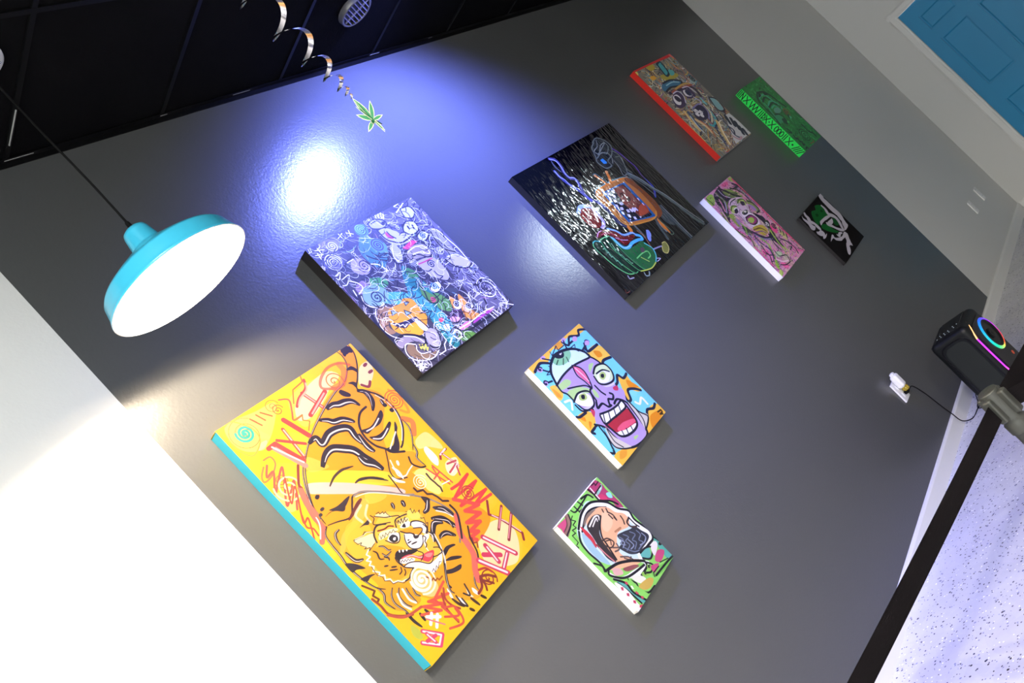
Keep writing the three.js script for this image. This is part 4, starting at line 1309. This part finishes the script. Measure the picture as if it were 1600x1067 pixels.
L#8a4a28 5.5 229,29 248,61
L#8a4a28 5.5 257,30 294,62
O#9a5a28 2.8 331,36 42 2
O#9a5a28 3.7 343,57 33 2
S#c8563c 3.8 389,29 434,49 399,89 372,116 431,118
L#9a6a28 3.8 372,116 408,117 431,118 413,134 440,150 397,174
L#c83c34 15.9 328,96 376,188
L#e8887c 15.4 171,148 240,263
L#c83c34 14.4 151,146 198,145 253,246
L#f6d8d0 5.4 171,148 246,251
L#c83c34 10.9 287,120 269,235
L#f0b8b0 4.6 287,124 273,233
L#c83c34 9.3 218,139 327,204
L#c83c34 11.8 524,55 559,135
L#f0a8a0 4.9 527,58 559,135
L#c83c34 14.4 639,96 469,135
L#f0a8a0 5.8 627,99 484,134
S#c83c34 5.8 591,19 562,47 487,64 443,84
S#e8a890 3.9 584,32 559,54 495,67 458,83
L#b0582c 3.9 590,2 576,21 496,27 442,68
S#c8503cb0 6.2 707,109 642,81 672,52 760,30 843,39 887,65
O#b8682c 4.1 730,85 61 2.2
S#e05a4a80 14.4 835,44 828,75 764,107 699,105
O#d07a30 4.3 82,254 39 2.5
S#d86a3c 3.5 86,167 126,171 121,199 63,223 12,227 17,208 61,185
S#c84a40 4.4 81,187 37,218 83,217 9,277 136,221 13,329 133,279 40,358
O#fff2b0 6.1 87,286 78 2.6
S#7a3026 5.3 208,248 141,297 135,317 105,354 96,399
S#e8705c 12.2 125,320 99,365 95,407
S#b0402c 3.4 106,255 39,332 115,297 18,401 50,403 -9,474
S#b0402c 3.4 36,382 13,420 33,438 29,465
`,
};
const FIT = {
  tiger: { x: 1.3820, y: 2.3313, w: 0.6015, h: 0.9125, d: 0.0459 },
  purple: { x: 2.1279, y: 2.7045, w: 0.6217, h: 0.6075, d: 0.0465 },
  tv: { x: 3.3854, y: 2.5762, w: 1.0290, h: 0.7648, d: 0.0331 },
  red: { x: 5.0826, y: 2.7877, w: 0.5704, h: 0.7407, d: 0.0385 },
  green: { x: 6.0219, y: 2.3265, w: 0.4006, h: 0.6041, d: 0.0603 },
  pink: { x: 4.5591, y: 1.9287, w: 0.4314, h: 0.6119, d: 0.0372 },
  ghost: { x: 5.2923, y: 1.4617, w: 0.4916, h: 0.3942, d: 0.0200 },
  face: { x: 2.5602, y: 1.8682, w: 0.4239, h: 0.5149, d: 0.0302 },
  beard: { x: 2.1088, y: 1.3989, w: 0.3120, h: 0.3996, d: 0.0258 },
};
// Every picture is a list of brush strokes in thousandths of its own width and height, from its upper left corner:
// F smooth fill, P straight fill, S smooth line, L straight line, B tapering stroke, K black tapering stroke with a white light line, O spiral, X a scatter of marks.
function drawArt(g, W, H, P) {
  const px = (q) => [(q[0] * W) / 1000, (q[1] * H) / 1000], U = W / 1000;
  const R = rng(P.seed ?? 3);
  g.lineCap = g.lineJoin = 'round';
  const curve = (pts, closed) => { // Catmull-Rom as Beziers
    const n = pts.length, at = (i) => (closed ? pts[(i + n) % n] : pts[Math.max(0, Math.min(n - 1, i))]);
    g.beginPath(); g.moveTo(...pts[0]);
    for (let i = 0; i < (closed ? n : n - 1); i++) {
      const [a, b, c, d] = [at(i - 1), at(i), at(i + 1), at(i + 2)];
      g.bezierCurveTo(b[0] + (c[0] - a[0]) / 6, b[1] + (c[1] - a[1]) / 6, c[0] - (d[0] - b[0]) / 6, c[1] - (d[1] - b[1]) / 6, c[0], c[1]);
    }
    if (closed) g.closePath();
  };
  const sample = (pts, k = 10) => {
    const o = [], n = pts.length, at = (i) => pts[Math.max(0, Math.min(n - 1, i))];
    for (let i = 0; i < n - 1; i++) for (let j = 0; j < k; j++) {
      const t = j / k, [a, b, c, d] = [at(i - 1), at(i), at(i + 1), at(i + 2)];
      o.push([0, 1].map((m) => 0.5 * (2 * b[m] + (c[m] - a[m]) * t + (2 * a[m] - 5 * b[m] + 4 * c[m] - d[m]) * t * t + (3 * b[m] - a[m] - 3 * c[m] + d[m]) * t * t * t)));
    }
    o.push(pts[n - 1]); return o;
  };
  const brush = (pts, w, shift = 0, lo = 0, hi = 1) => {
    const s = sample(pts), n = s.length, L = [], Rr = [];
    for (let i = Math.floor(lo * (n - 1)); i <= Math.ceil(hi * (n - 1)); i++) {
      const a = s[Math.max(0, i - 1)], b = s[Math.min(n - 1, i + 1)], len = Math.hypot(b[0] - a[0], b[1] - a[1]) || 1, nx = -(b[1] - a[1]) / len, ny = (b[0] - a[0]) / len;
      const t = (i / (n - 1) - lo) / (hi - lo || 1), e = w * 0.5 * Math.pow(Math.max(0, Math.sin(Math.PI * Math.min(1, Math.max(0, t * 0.92 + 0.06)))), 0.55);
      L.push([s[i][0] + nx * (e + shift), s[i][1] + ny * (e + shift)]); Rr.push([s[i][0] - nx * (e - shift), s[i][1] - ny * (e - shift)]);
    }
    g.beginPath(); [...L, ...Rr.reverse()].forEach((q, i) => (i ? g.lineTo(...q) : g.moveTo(...q))); g.closePath(); g.fill();
  };
  const spiral = (cx, cy, r, turns, a0 = 0) => { g.beginPath(); for (let i = 0; i <= turns * 24; i++) { const t = i / (turns * 24), a = a0 + t * turns * 6.283, q = r * t; g.lineTo(cx + Math.cos(a) * q, cy + Math.sin(a) * q); } g.stroke(); };
  const X = {
    blotches(n, cols, size) { const c = cols.split(','); for (let i = 0; i < n * 12; i++) { g.globalAlpha = 0.25; g.fillStyle = c[Math.floor(R() * c.length)]; g.beginPath(); g.ellipse(R() * W, R() * H, size * U * (0.5 + R() * 2), size * U * (0.3 + R()), R() * 3, 0, 7); g.fill(); } g.globalAlpha = 1; },
    // crowded flowing lines: bundles of parallel curls that follow a slowly turning field
    flow(n, cols, w, len, alpha) {
      const c = cols.split(','), ph = [R() * 6, R() * 6, R() * 6, R() * 6]; g.globalAlpha = +alpha || 1;
      const ang = (x, y) => 1.9 * Math.sin((x / W) * 7 + ph[0]) * Math.cos((y / W) * 6 + ph[1]) + 1.6 * Math.sin((y / W) * 11 + (x / W) * 4 + ph[2]) + 1.5;
      for (let i = 0; i < n; i++) {
        let x = R() * W, y = R() * H; const pts = [], turn = (R() - 0.5) * 0.35; let a = ang(x, y), k = 5 + Math.floor(R() * 8);
        for (let j = 0; j < k; j++) { pts.push([x, y]); a = 0.7 * a + 0.3 * ang(x, y) + turn * j; x += Math.cos(a) * len * U; y += Math.sin(a) * len * U; }
        g.fillStyle = c[Math.floor(R() * c.length)]; brush(pts, w * U * (0.6 + R() * 0.8));
      } g.globalAlpha = 1;
    },
    curls(n, cols, w, rad) { const c = cols.split(','); for (let i = 0; i < n; i++) { g.strokeStyle = c[Math.floor(R() * c.length)]; g.lineWidth = w * U; spiral(R() * W, R() * H, rad * U * (0.4 + R() * 0.8), 1.5 + R() * 2, R() * 6); } },
    dots(n, cols, w) { const c = cols.split(','); for (let i = 0; i < n; i++) { g.fillStyle = c[Math.floor(R() * c.length)]; g.beginPath(); g.arc(R() * W, R() * H, w * U * (0.4 + R()), 0, 7); g.fill(); } },
  };
  for (const line of ART[P.art].trim().split('\n')) {
    const t = line.split(' '), k = line[0];
    if (t[0] === 'bg') { g.fillStyle = t[1]; g.fillRect(0, 0, W, H); continue; }
    if (k === 'X') { const a = t.slice(2).map((v) => (isNaN(v) ? v : +v)); X[t[1]](...a); continue; }
    const col = t[0].slice(1) || '#241c20', wide = 'SLBKO'.includes(k), w = wide ? +t[1] * U * ({ S: 1.95, L: 1.8, O: 1.6, B: 1.45, K: 1 })[k] * ('SB'.includes(k) ? P.bold ?? 1 : 1) : 0;
    if (k === 'O') { const [cx, cy] = px(t[2].split(',').map(Number)); g.strokeStyle = col; g.lineWidth = w; spiral(cx, cy, +t[3] * U, +t[4]); continue; }
    const pts = t.slice(wide ? 2 : 1).map((s) => px(s.split(',').map(Number)));
    g.fillStyle = g.strokeStyle = col; g.lineWidth = w;
    if (k === 'F') { curve(pts, true); g.fill(); }
    if (k === 'P') { g.beginPath(); pts.forEach((q) => g.lineTo(...q)); g.closePath(); g.fill(); }
    if (k === 'S') { curve(pts); g.stroke(); }
    if (k === 'L') { g.beginPath(); pts.forEach((q) => g.lineTo(...q)); g.stroke(); }
    if (k === 'B') brush(pts, w);
    if (k === 'K') { brush(pts, w * 2.2); g.fillStyle = '#f6f1ea'; if (+t[1] > 4.5) brush(pts, w * 0.42, w * 0.3, 0.08, 0.9); }
  }
  if (P.tone) { g.globalCompositeOperation = 'multiply'; g.fillStyle = P.tone; g.fillRect(0, 0, W, H); g.globalCompositeOperation = 'source-over'; }
}
const streaks = noiseTexture(512, 23, [[50, 0.7], [110, 0.3]]); // brushed varnish: noise drawn out along the strokes
streaks.repeat.set(2, 0.34);
const side = (c, r = 0.55) => std(c, r);
const greenPrint = canvasTexture(96, 900, (g, w, h) => { // black signs painted down the fluorescent side edge
  g.fillStyle = '#2cf060'; g.fillRect(0, 0, w, h); g.strokeStyle = g.fillStyle = '#06230f'; g.lineWidth = 9; g.lineCap = 'round';
  g.translate(0, 0); g.transform(0, 1, 1, 0, 0, 0);             // now x runs down the edge and y across it
  const L = (...q) => { g.beginPath(); for (let i = 0; i < q.length; i += 2) g.lineTo(q[i], q[i + 1]); g.stroke(); };
  const T = 84, B = 12, dot = (x, y, r) => { g.beginPath(); g.arc(x, y, r, 0, 7); g.fill(); }, O = (x) => { g.beginPath(); g.ellipse(x, 48, 15, 32, 0, 0, 7); g.stroke(); };
  L(12, T, 12, B); L(28, T, 28, B); L(45, B, 45, T, 75, B, 75, T); L(95, B, 145, T); L(145, B, 95, T);
  L(165, T, 185, B, 205, T, 225, B, 245, T, 265, B, 285, T); L(305, B, 305, T); L(325, B, 325, T); L(345, B, 345, T, 375, 48, 345, B);
  L(370, B, 420, T); L(420, B, 370, T); dot(434, 48, 7); L(448, B, 498, T); L(498, B, 448, T);
  O(535); O(572); O(609); L(645, B, 645, T); L(665, B, 665, T); L(690, B, 740, T); L(740, B, 690, T); dot(763, 48, 10);
  L(785, B, 825, T); L(808, B, 848, T); L(831, B, 871, T); L(854, B, 894, T);
});
const PAINTINGS = [
  [{ ...FIT.tiger, art: 'tiger', bold: 1.35, res: 1700, tone: '#bcb4b2', side: { left: side([0.05, 0.5, 0.62]), all: side([0.75, 0.5, 0.03]) }, sideLabel: 'turquoise side edge' }, 'large yellow canvas of a snarling tiger with a turquoise side edge'],
  [{ ...FIT.purple, art: 'purple', seed: 8, res: 1700, side: { all: side([0.012, 0.01, 0.01]) } }, 'dark purple canvas crowded with white swirls and an orange pumpkin'],
  [{ ...FIT.tv, art: 'tv', tone: '#d0ccc0', seed: 5, res: 1300, varnish: streaks, side: { all: side([0.01, 0.01, 0.011], 0.35) } }, 'glossy black canvas of an orange television and a green armchair'],
  [{ ...FIT.red, art: 'red', seed: 12, res: 1200, side: { left: side([0.62, 0.018, 0.008]), right: side([0.5, 0.03, 0.03]), top: side([0.5, 0.03, 0.03]), bottom: side([0.3, 0.3, 0.3]) }, sideLabel: 'red side edge' }, 'canvas of a melting many-eyed face with red side edges'],
  [{ ...FIT.green, art: 'green', seed: 31, res: 1400, side: { left: std([1, 1, 1], 0.5, { map: greenPrint }), all: side([0.03, 0.5, 0.1]) }, sideLabel: 'bright green side edge painted with black signs' }, 'bright green canvas with black signs on its side edge'],
  [{ ...FIT.pink, art: 'pink', seed: 17, res: 1400, side: { all: side([0.82, 0.8, 0.8]) } }, 'pink and lime canvas of an open-mouthed face with white side edges'],
  [{ ...FIT.ghost, art: 'ghost', shine: 0.2, rough: 0.8, res: 1200, side: { all: side([0.01, 0.008, 0.009]) } }, 'small black canvas with grey ribbons around a green shape'],
  [{ ...FIT.face, art: 'face', bold: 1.2, tone: '#cecece', res: 1600, side: { all: side([0.85, 0.83, 0.78]) } }, 'canvas of a shouting lilac face on blue and orange waves'],
  [{ ...FIT.beard, art: 'beard', bold: 1.4, tone: '#cecece', res: 1700, side: { all: side([0.85, 0.83, 0.8]) } }, 'small canvas of a bearded man looking upward on lime green'],
];

function makePainting(P, label) {
  const { x, y, w, h, d } = P, t = thing('canvas_painting', label, 'painting', [x, y - h, 0]);
  t.userData.group = undefined; delete t.userData.group;
  const r = 0.004, front = new THREE.Shape(), rr = 0.003;
  front.moveTo(rr, 0); front.lineTo(w - rr, 0); front.quadraticCurveTo(w, 0, w, rr); front.lineTo(w, h - rr); front.quadraticCurveTo(w, h, w - rr, h); front.lineTo(rr, h); front.quadraticCurveTo(0, h, 0, h - rr); front.lineTo(0, rr); front.quadraticCurveTo(0, 0, rr, 0);
  const face = metreUV(new THREE.ShapeGeometry(front, 4).translate(0, 0, d), 0, 1);
  const uv = face.attributes.uv; for (let i = 0; i < uv.count; i++) uv.setXY(i, uv.getX(i) / w, uv.getY(i) / h);
  const pw = Math.round(P.res * w), ph = Math.round(P.res * h);
  const tex = canvasTexture(pw, ph, (g) => drawArt(g, pw, ph, P));
  const fm = P.varnish
    ? phys([1, 1, 1], 0.1, { map: tex, bumpMap: P.varnish, bumpScale: 0.0035, specularIntensity: 0.55 })
    : phys([1, 1, 1], P.rough ?? 0.5, { map: tex, bumpMap: weave, bumpScale: 0.0002, specularIntensity: P.shine ?? 0.8 });
  part('painted_front', face, fm, t);
  const side = (name, a, b, mat, label) => { // one strip of canvas wrapped over the stretcher bar
    const g = new THREE.BoxGeometry(Math.abs(b[0] - a[0]) || 0.004, Math.abs(b[1] - a[1]) || 0.004, d - 0.001);
    return part(name, g.translate((a[0] + b[0]) / 2, (a[1] + b[1]) / 2, (d - 0.001) / 2), mat, t, label);
  };
  const sm = (k) => P.side[k] ?? P.side.all;
  side('wrapped_edge', [0.002, 0.002], [0.002, h - 0.002], sm('left'), P.sideLabel);
  side('wrapped_edge', [w - 0.002, 0.002], [w - 0.002, h - 0.002], sm('right'));
  side('wrapped_edge', [0, h - 0.002], [w, h - 0.002], sm('top'));
  side('wrapped_edge', [0, 0.002], [w, 0.002], sm('bottom'));
  part('stretcher_frame', merge([box(0.004, 0.034, 0.004, h - 0.004, 0, d - 0.003), box(w - 0.034, w - 0.004, 0.004, h - 0.004, 0, d - 0.003), box(0.034, w - 0.034, 0.004, 0.034, 0, d - 0.003), box(0.034, w - 0.034, h - 0.034, h - 0.004, 0, d - 0.003)]), M.wood, t);
  return t;
}
for (const [P, label] of PAINTINGS) makePainting(P, label);

// ---------------------------------------------------------------- wall outlet, plug-in freshener, cords
function wallPlate(name, label, x, y, w, h, mat, group) {
  const t = thing(name, label, 'outlet', [x, y, 0], 0, group);
  part('cover_plate', new RoundedBoxGeometry(w, h, 0.01, 3, 0.003).translate(w / 2, h / 2, 0.005), mat, t);
  for (const k of [0.3, 0.7]) {
    const s = part('socket_face', new RoundedBoxGeometry(0.034, 0.028, 0.004, 3, 0.0018).translate(w / 2, h * k, 0.0105), mat, t);
    part('slot', merge([box(w / 2 - 0.008, w / 2 - 0.006, h * k - 0.003, h * k + 0.006, 0.012, 0.0129), box(w / 2 + 0.006, w / 2 + 0.008, h * k - 0.003, h * k + 0.006, 0.012, 0.0129)]), M.black, s);
  }
  part('plate_screw', new THREE.CylinderGeometry(0.003, 0.003, 0.0015, 12).rotateX(Math.PI / 2).translate(w / 2, h / 2, 0.0105), mat, t);
  return t;
}
wallPlate('wall_outlet', 'white wall outlet with an air freshener and a black plug in it', 4.6, 0.366, 0.09, 0.126, M.whitePlastic);
const palePlate = M.whitePlastic;
wallPlate('wall_outlet', 'pale outlet plate on the light grey wall, the one nearer the blue door', 8.155, 0.386, 0.075, 0.128, palePlate);
wallPlate('wall_outlet', 'pale outlet plate on the light grey wall, the one nearer the dark paint', 7.782, 0.396, 0.075, 0.118, palePlate);
{
  const t = thing('air_freshener', 'white plug-in air freshener with a golden oil bottle in the wall outlet', 'air freshener', [4.648, 0.428, 0.014]);
  part('housing', new RoundedBoxGeometry(0.052, 0.085, 0.042, 5, 0.015).translate(0, 0.05, 0.0215), M.whitePlastic, t);
  part('cap', new RoundedBoxGeometry(0.03, 0.022, 0.026, 4, 0.009).translate(0, 0.094, 0.022), M.whitePlastic, t);
  part('oil_bottle', lathe([[0.001, -0.017], [0.016, -0.016], [0.0185, -0.01], [0.0185, 0.004], [0.012, 0.012], [0.01, 0.016]], 32).translate(0, 0, 0.025), M.amber, t);
}
{
  const t = thing('power_adapter', 'small black power adapter with its cable plugged into the low wall outlet', 'adapter', [5.3, 0, 0.06]);
  const cord = part('cable', tube([[4.655, 0.402, 0.04], [4.69, 0.402, 0.045], [4.75, 0.37, 0.03], [4.82, 0.28, 0.014], [4.855, 0.16, 0.012], [4.862, 0.1, 0.019], [4.87, 0.03, 0.03], [4.9, 0.004, 0.065], [5.0, 0.004, 0.09], [5.1, 0.004, 0.12], [5.2, 0.004, 0.16]].map(([x, y, z]) => [x - 5.3, y, z - 0.06]), 0.003, 90), M.rubber, t);
  part('plug', new RoundedBoxGeometry(0.026, 0.02, 0.026, 3, 0.006).translate(4.652 - 5.3, 0.402, 0.026 - 0.06), M.rubber, t);
  part('brick', new RoundedBoxGeometry(0.09, 0.03, 0.045, 3, 0.008).translate(0, 0.0155, 0), M.blackPlastic, t);
  part('cable', tube([[-0.045, 0.015, 0], [-0.12, 0.02, 0.0], [-0.22, 0.01, 0.02], [-0.3, 0.004, 0.03], [-0.34, 0.004, 0.09], [-0.28, 0.0105, 0.12], [-0.2, 0.004, 0.06]], 0.0028, 80), M.rubber, t);
  part('cable', tube([[0.04, 0.018, 0.01], [0.06, 0.05, 0.0], [0.02, 0.09, 0.02], [-0.06, 0.06, 0.03], [-0.15, 0.012, 0.05], [-0.22, 0.004, 0.11]], 0.0028, 80), M.rubber, t);
}

// ---------------------------------------------------------------- party speaker
{
  const W = 0.29, H = 0.5, D = 0.23, t = thing('party_speaker', 'black party speaker with a rainbow light ring standing by the dark wall', 'speaker', [4.738, 0, 0.24]);
  part('cabinet', new RoundedBoxGeometry(W, H - 0.012, D, 6, 0.035).translate(W / 2, H / 2 + 0.006, D / 2), M.blackPlastic, t);
  // flat side cheek with an inset rounded outline
  const rr = (x0, y0, x1, y1, r) => { const s = new THREE.Shape(); s.moveTo(x0 + r, y0); s.lineTo(x1 - r, y0); s.quadraticCurveTo(x1, y0, x1, y0 + r); s.lineTo(x1, y1 - r); s.quadraticCurveTo(x1, y1, x1 - r, y1); s.lineTo(x0 + r, y1); s.quadraticCurveTo(x0, y1, x0, y1 - r); s.lineTo(x0, y0 + r); s.quadraticCurveTo(x0, y0, x0 + r, y0); return s; };
  const ring = (s, hole, dpt, b = 0.001) => { s.holes = [hole]; return new THREE.ExtrudeGeometry(s, { depth: dpt, bevelEnabled: true, bevelSize: b, bevelThickness: b, bevelSegments: 2, curveSegments: 16 }); };
  for (const [x, n] of [[-0.0015, 0], [W - 0.0015, 1]]) {
    part('side_panel', new THREE.ExtrudeGeometry(rr(0.05, 0.05, D - 0.045, H - 0.055, 0.05), { depth: 0.002, bevelEnabled: true, bevelSize: 0.001, bevelThickness: 0.001, curveSegments: 16 }).rotateY(-Math.PI / 2).translate(x + 0.002, 0, 0), M.sidePlastic, t);
    part('side_groove', ring(rr(0.032, 0.03, D - 0.028, H - 0.035, 0.06), rr(0.038, 0.036, D - 0.034, H - 0.041, 0.055), 0.002).rotateY(-Math.PI / 2).translate(x + 0.002, 0, 0), M.gloss, t);
  }
  const F = D - 0.001;
  part('front_grille', new THREE.ExtrudeGeometry(rr(0.03, 0.03, W - 0.03, H - 0.045, 0.05), { depth: 0.004, bevelEnabled: true, bevelSize: 0.003, bevelThickness: 0.002, curveSegments: 16 }).translate(0, 0, F), M.gloss, t);
  // rainbow ring round the woofer, its hue turning with the angle
  const ringGeo = new THREE.TorusGeometry(0.088, 0.0095, 12, 96), p = ringGeo.attributes.position, segs = 24, cx = 0.186, cy = 0.339;
  const woofer = part('woofer_cone', lathe([[0.001, -0.004], [0.03, 0.004], [0.034, -0.012], [0.07, -0.003], [0.079, 0.004], [0.085, 0.003]], 48).rotateX(Math.PI / 2).translate(cx, cy, F + 0.009), M.blackPlastic, t);
  for (let i = 0; i < segs; i++) {
    const a0 = (i / segs) * 2 * Math.PI, g = new THREE.TorusGeometry(0.089, 0.0125, 10, 8, (2 * Math.PI) / segs).rotateZ(a0).scale(1, 1, 0.7).translate(cx, cy, F + 0.004);
    const c = new THREE.Color(), deg = ((a0 + Math.PI / segs) * 180) / Math.PI; // colours as they stand round the ring, from the three-o'clock side
    const stops = [[0, '#d018e8'], [45, '#8a20f0'], [90, '#2858f8'], [135, '#12a0f0'], [180, '#10d0e0'], [225, '#28e8a0'], [262, '#d8f060'], [290, '#ff5020'], [325, '#f01848'], [360, '#d018e8']];
    let k = 0; while (stops[k + 1][0] < deg) k++;
    c.set(stops[k][1]).lerp(new THREE.Color(stops[k + 1][1]), (deg - stops[k][0]) / (stops[k + 1][0] - stops[k][0]));
    part('light_ring_segment', g, glow(c, 1.25), woofer);
  }
  const E = F - 0.005, strip = (pts, c, k, label) => part('light_strip', tube(pts, 0.005, 30), glow(c, k), t, label);
  strip([[0.085, 0.486, F - 0.012], [0.05, 0.462, F - 0.001], [0.026, 0.43, F - 0.002], [0.016, 0.4, E]], '#ffb878', 2.2, 'white and orange upper end of the light strip');
  strip([[0.016, 0.4, E], [0.016, 0.3, E], [0.018, 0.2, E]], '#c838ff', 1.8, 'violet straight run of the light strip');
  strip([[0.018, 0.2, E], [0.024, 0.16, E + 0.003], [0.05, 0.12, F + 0.002], [0.1, 0.095, F + 0.004]], '#f050e8', 1.8, 'pink lower end of the light strip');
  part('logo_badge', new THREE.CylinderGeometry(0.012, 0.012, 0.003, 24).rotateX(Math.PI / 2).translate(cx + 0.02, 0.185, F + 0.006), std([0.6, 0.08, 0.03], 0.4), t, 'small orange round badge');
  const pan = part('control_panel', new RoundedBoxGeometry(W - 0.06, 0.006, D - 0.09, 3, 0.003).translate(W / 2, H, D / 2), M.gloss, t);
  for (let i = 0; i < 10; i++) part('button', new THREE.SphereGeometry(0.0028, 10, 8).scale(1, 0.5, 1).translate(0.06 + (i % 2) * 0.03 + (i > 6 ? 0.02 : 0), H + 0.003, 0.05 + i * 0.013), glow('#c8d8e8', 0.9), pan);
  part('handle', new RoundedBoxGeometry(0.16, 0.02, 0.02, 4, 0.009).translate(W / 2, H - 0.03, -0.006), std([0.03, 0.035, 0.04], 0.3), t);
  part('indicator', new THREE.SphereGeometry(0.005, 12, 8).translate(0.03, 0.055, F + 0.002), glow('#a0c0ff', 2), t);
  for (const [x, z] of [[0.05, 0.05], [W - 0.05, 0.05], [0.05, D - 0.05], [W - 0.05, D - 0.05]]) part('foot', new THREE.CylinderGeometry(0.016, 0.014, 0.014, 20).translate(x, 0.007, z), M.rubber, t);
}

// ---------------------------------------------------------------- stanchions with retractable belts
function makeStanchion(label, x, z, belts, group) {
  const t = thing('stanchion', label, 'stanchion', [x, 0, z], 0, group), H = 0.962;
  part('base', lathe([[0.17, 0.001], [0.172, 0.012], [0.165, 0.018], [0.08, 0.03], [0.036, 0.042]], 64), M.post, t);
  part('tube', lathe([[0.0285, 0.03], [0.0285, H - 0.09]], 40), M.post, t);
  const hd = part('belt_head', lathe([[0.0285, H - 0.13], [0.032, H - 0.128], [0.032, H - 0.1], [0.0275, H - 0.094], [0.0275, H - 0.004], [0.026, H], [0.001, H + 0.001]], 40), M.post, t);
  for (let k = 0; k < 4; k++) {
    const a = HEAD_TURN + (k * Math.PI) / 2;
    const rib = part('belt_slot', new RoundedBoxGeometry(0.02, 0.074, 0.024, 3, 0.006).translate(0.031, H - 0.048, 0), M.post, hd); rib.rotation.y = a;
  }
  for (const [bx, bz, ang] of belts) {
    const dx = bx - x, dz = bz - z, len = Math.hypot(dx, dz), n = 24, parts = [];
    const g = new THREE.BoxGeometry(len - 0.075, 0.048, 0.0014, n, 1, 1).translate(len / 2, 0, 0), p = g.attributes.position;
    for (let i = 0; i < p.count; i++) { const s = p.getX(i) / len; p.setY(i, p.getY(i) - 0.012 * 4 * s * (1 - s)); }
    g.computeVertexNormals();
    const b = part('belt', g, M.belt, t); b.position.y = BELT_Y; b.rotation.y = -Math.atan2(dz, dx);
  }
  return t;
}
const POST = [2.3, 1.352], beltAt = (x) => 1.352 + (x - 2.3) * 0.2306;
makeStanchion('dark grey stanchion post holding black belts beside the lit speaker', POST[0], POST[1], [[0.5, beltAt(0.5)], [4.1, beltAt(4.1)], [2.26, 3.15]]);
makeStanchion('dark grey stanchion post at the pendant lamp end of the black belt', 0.5, beltAt(0.5), []);
makeStanchion('dark grey stanchion post at the door end of the black belt', 4.1, beltAt(4.1), []);
makeStanchion('dark grey stanchion post standing nearest the middle of the room', 2.26, 3.15, []);

scene.updateMatrixWorld(true);
renderer.render(scene, camera);
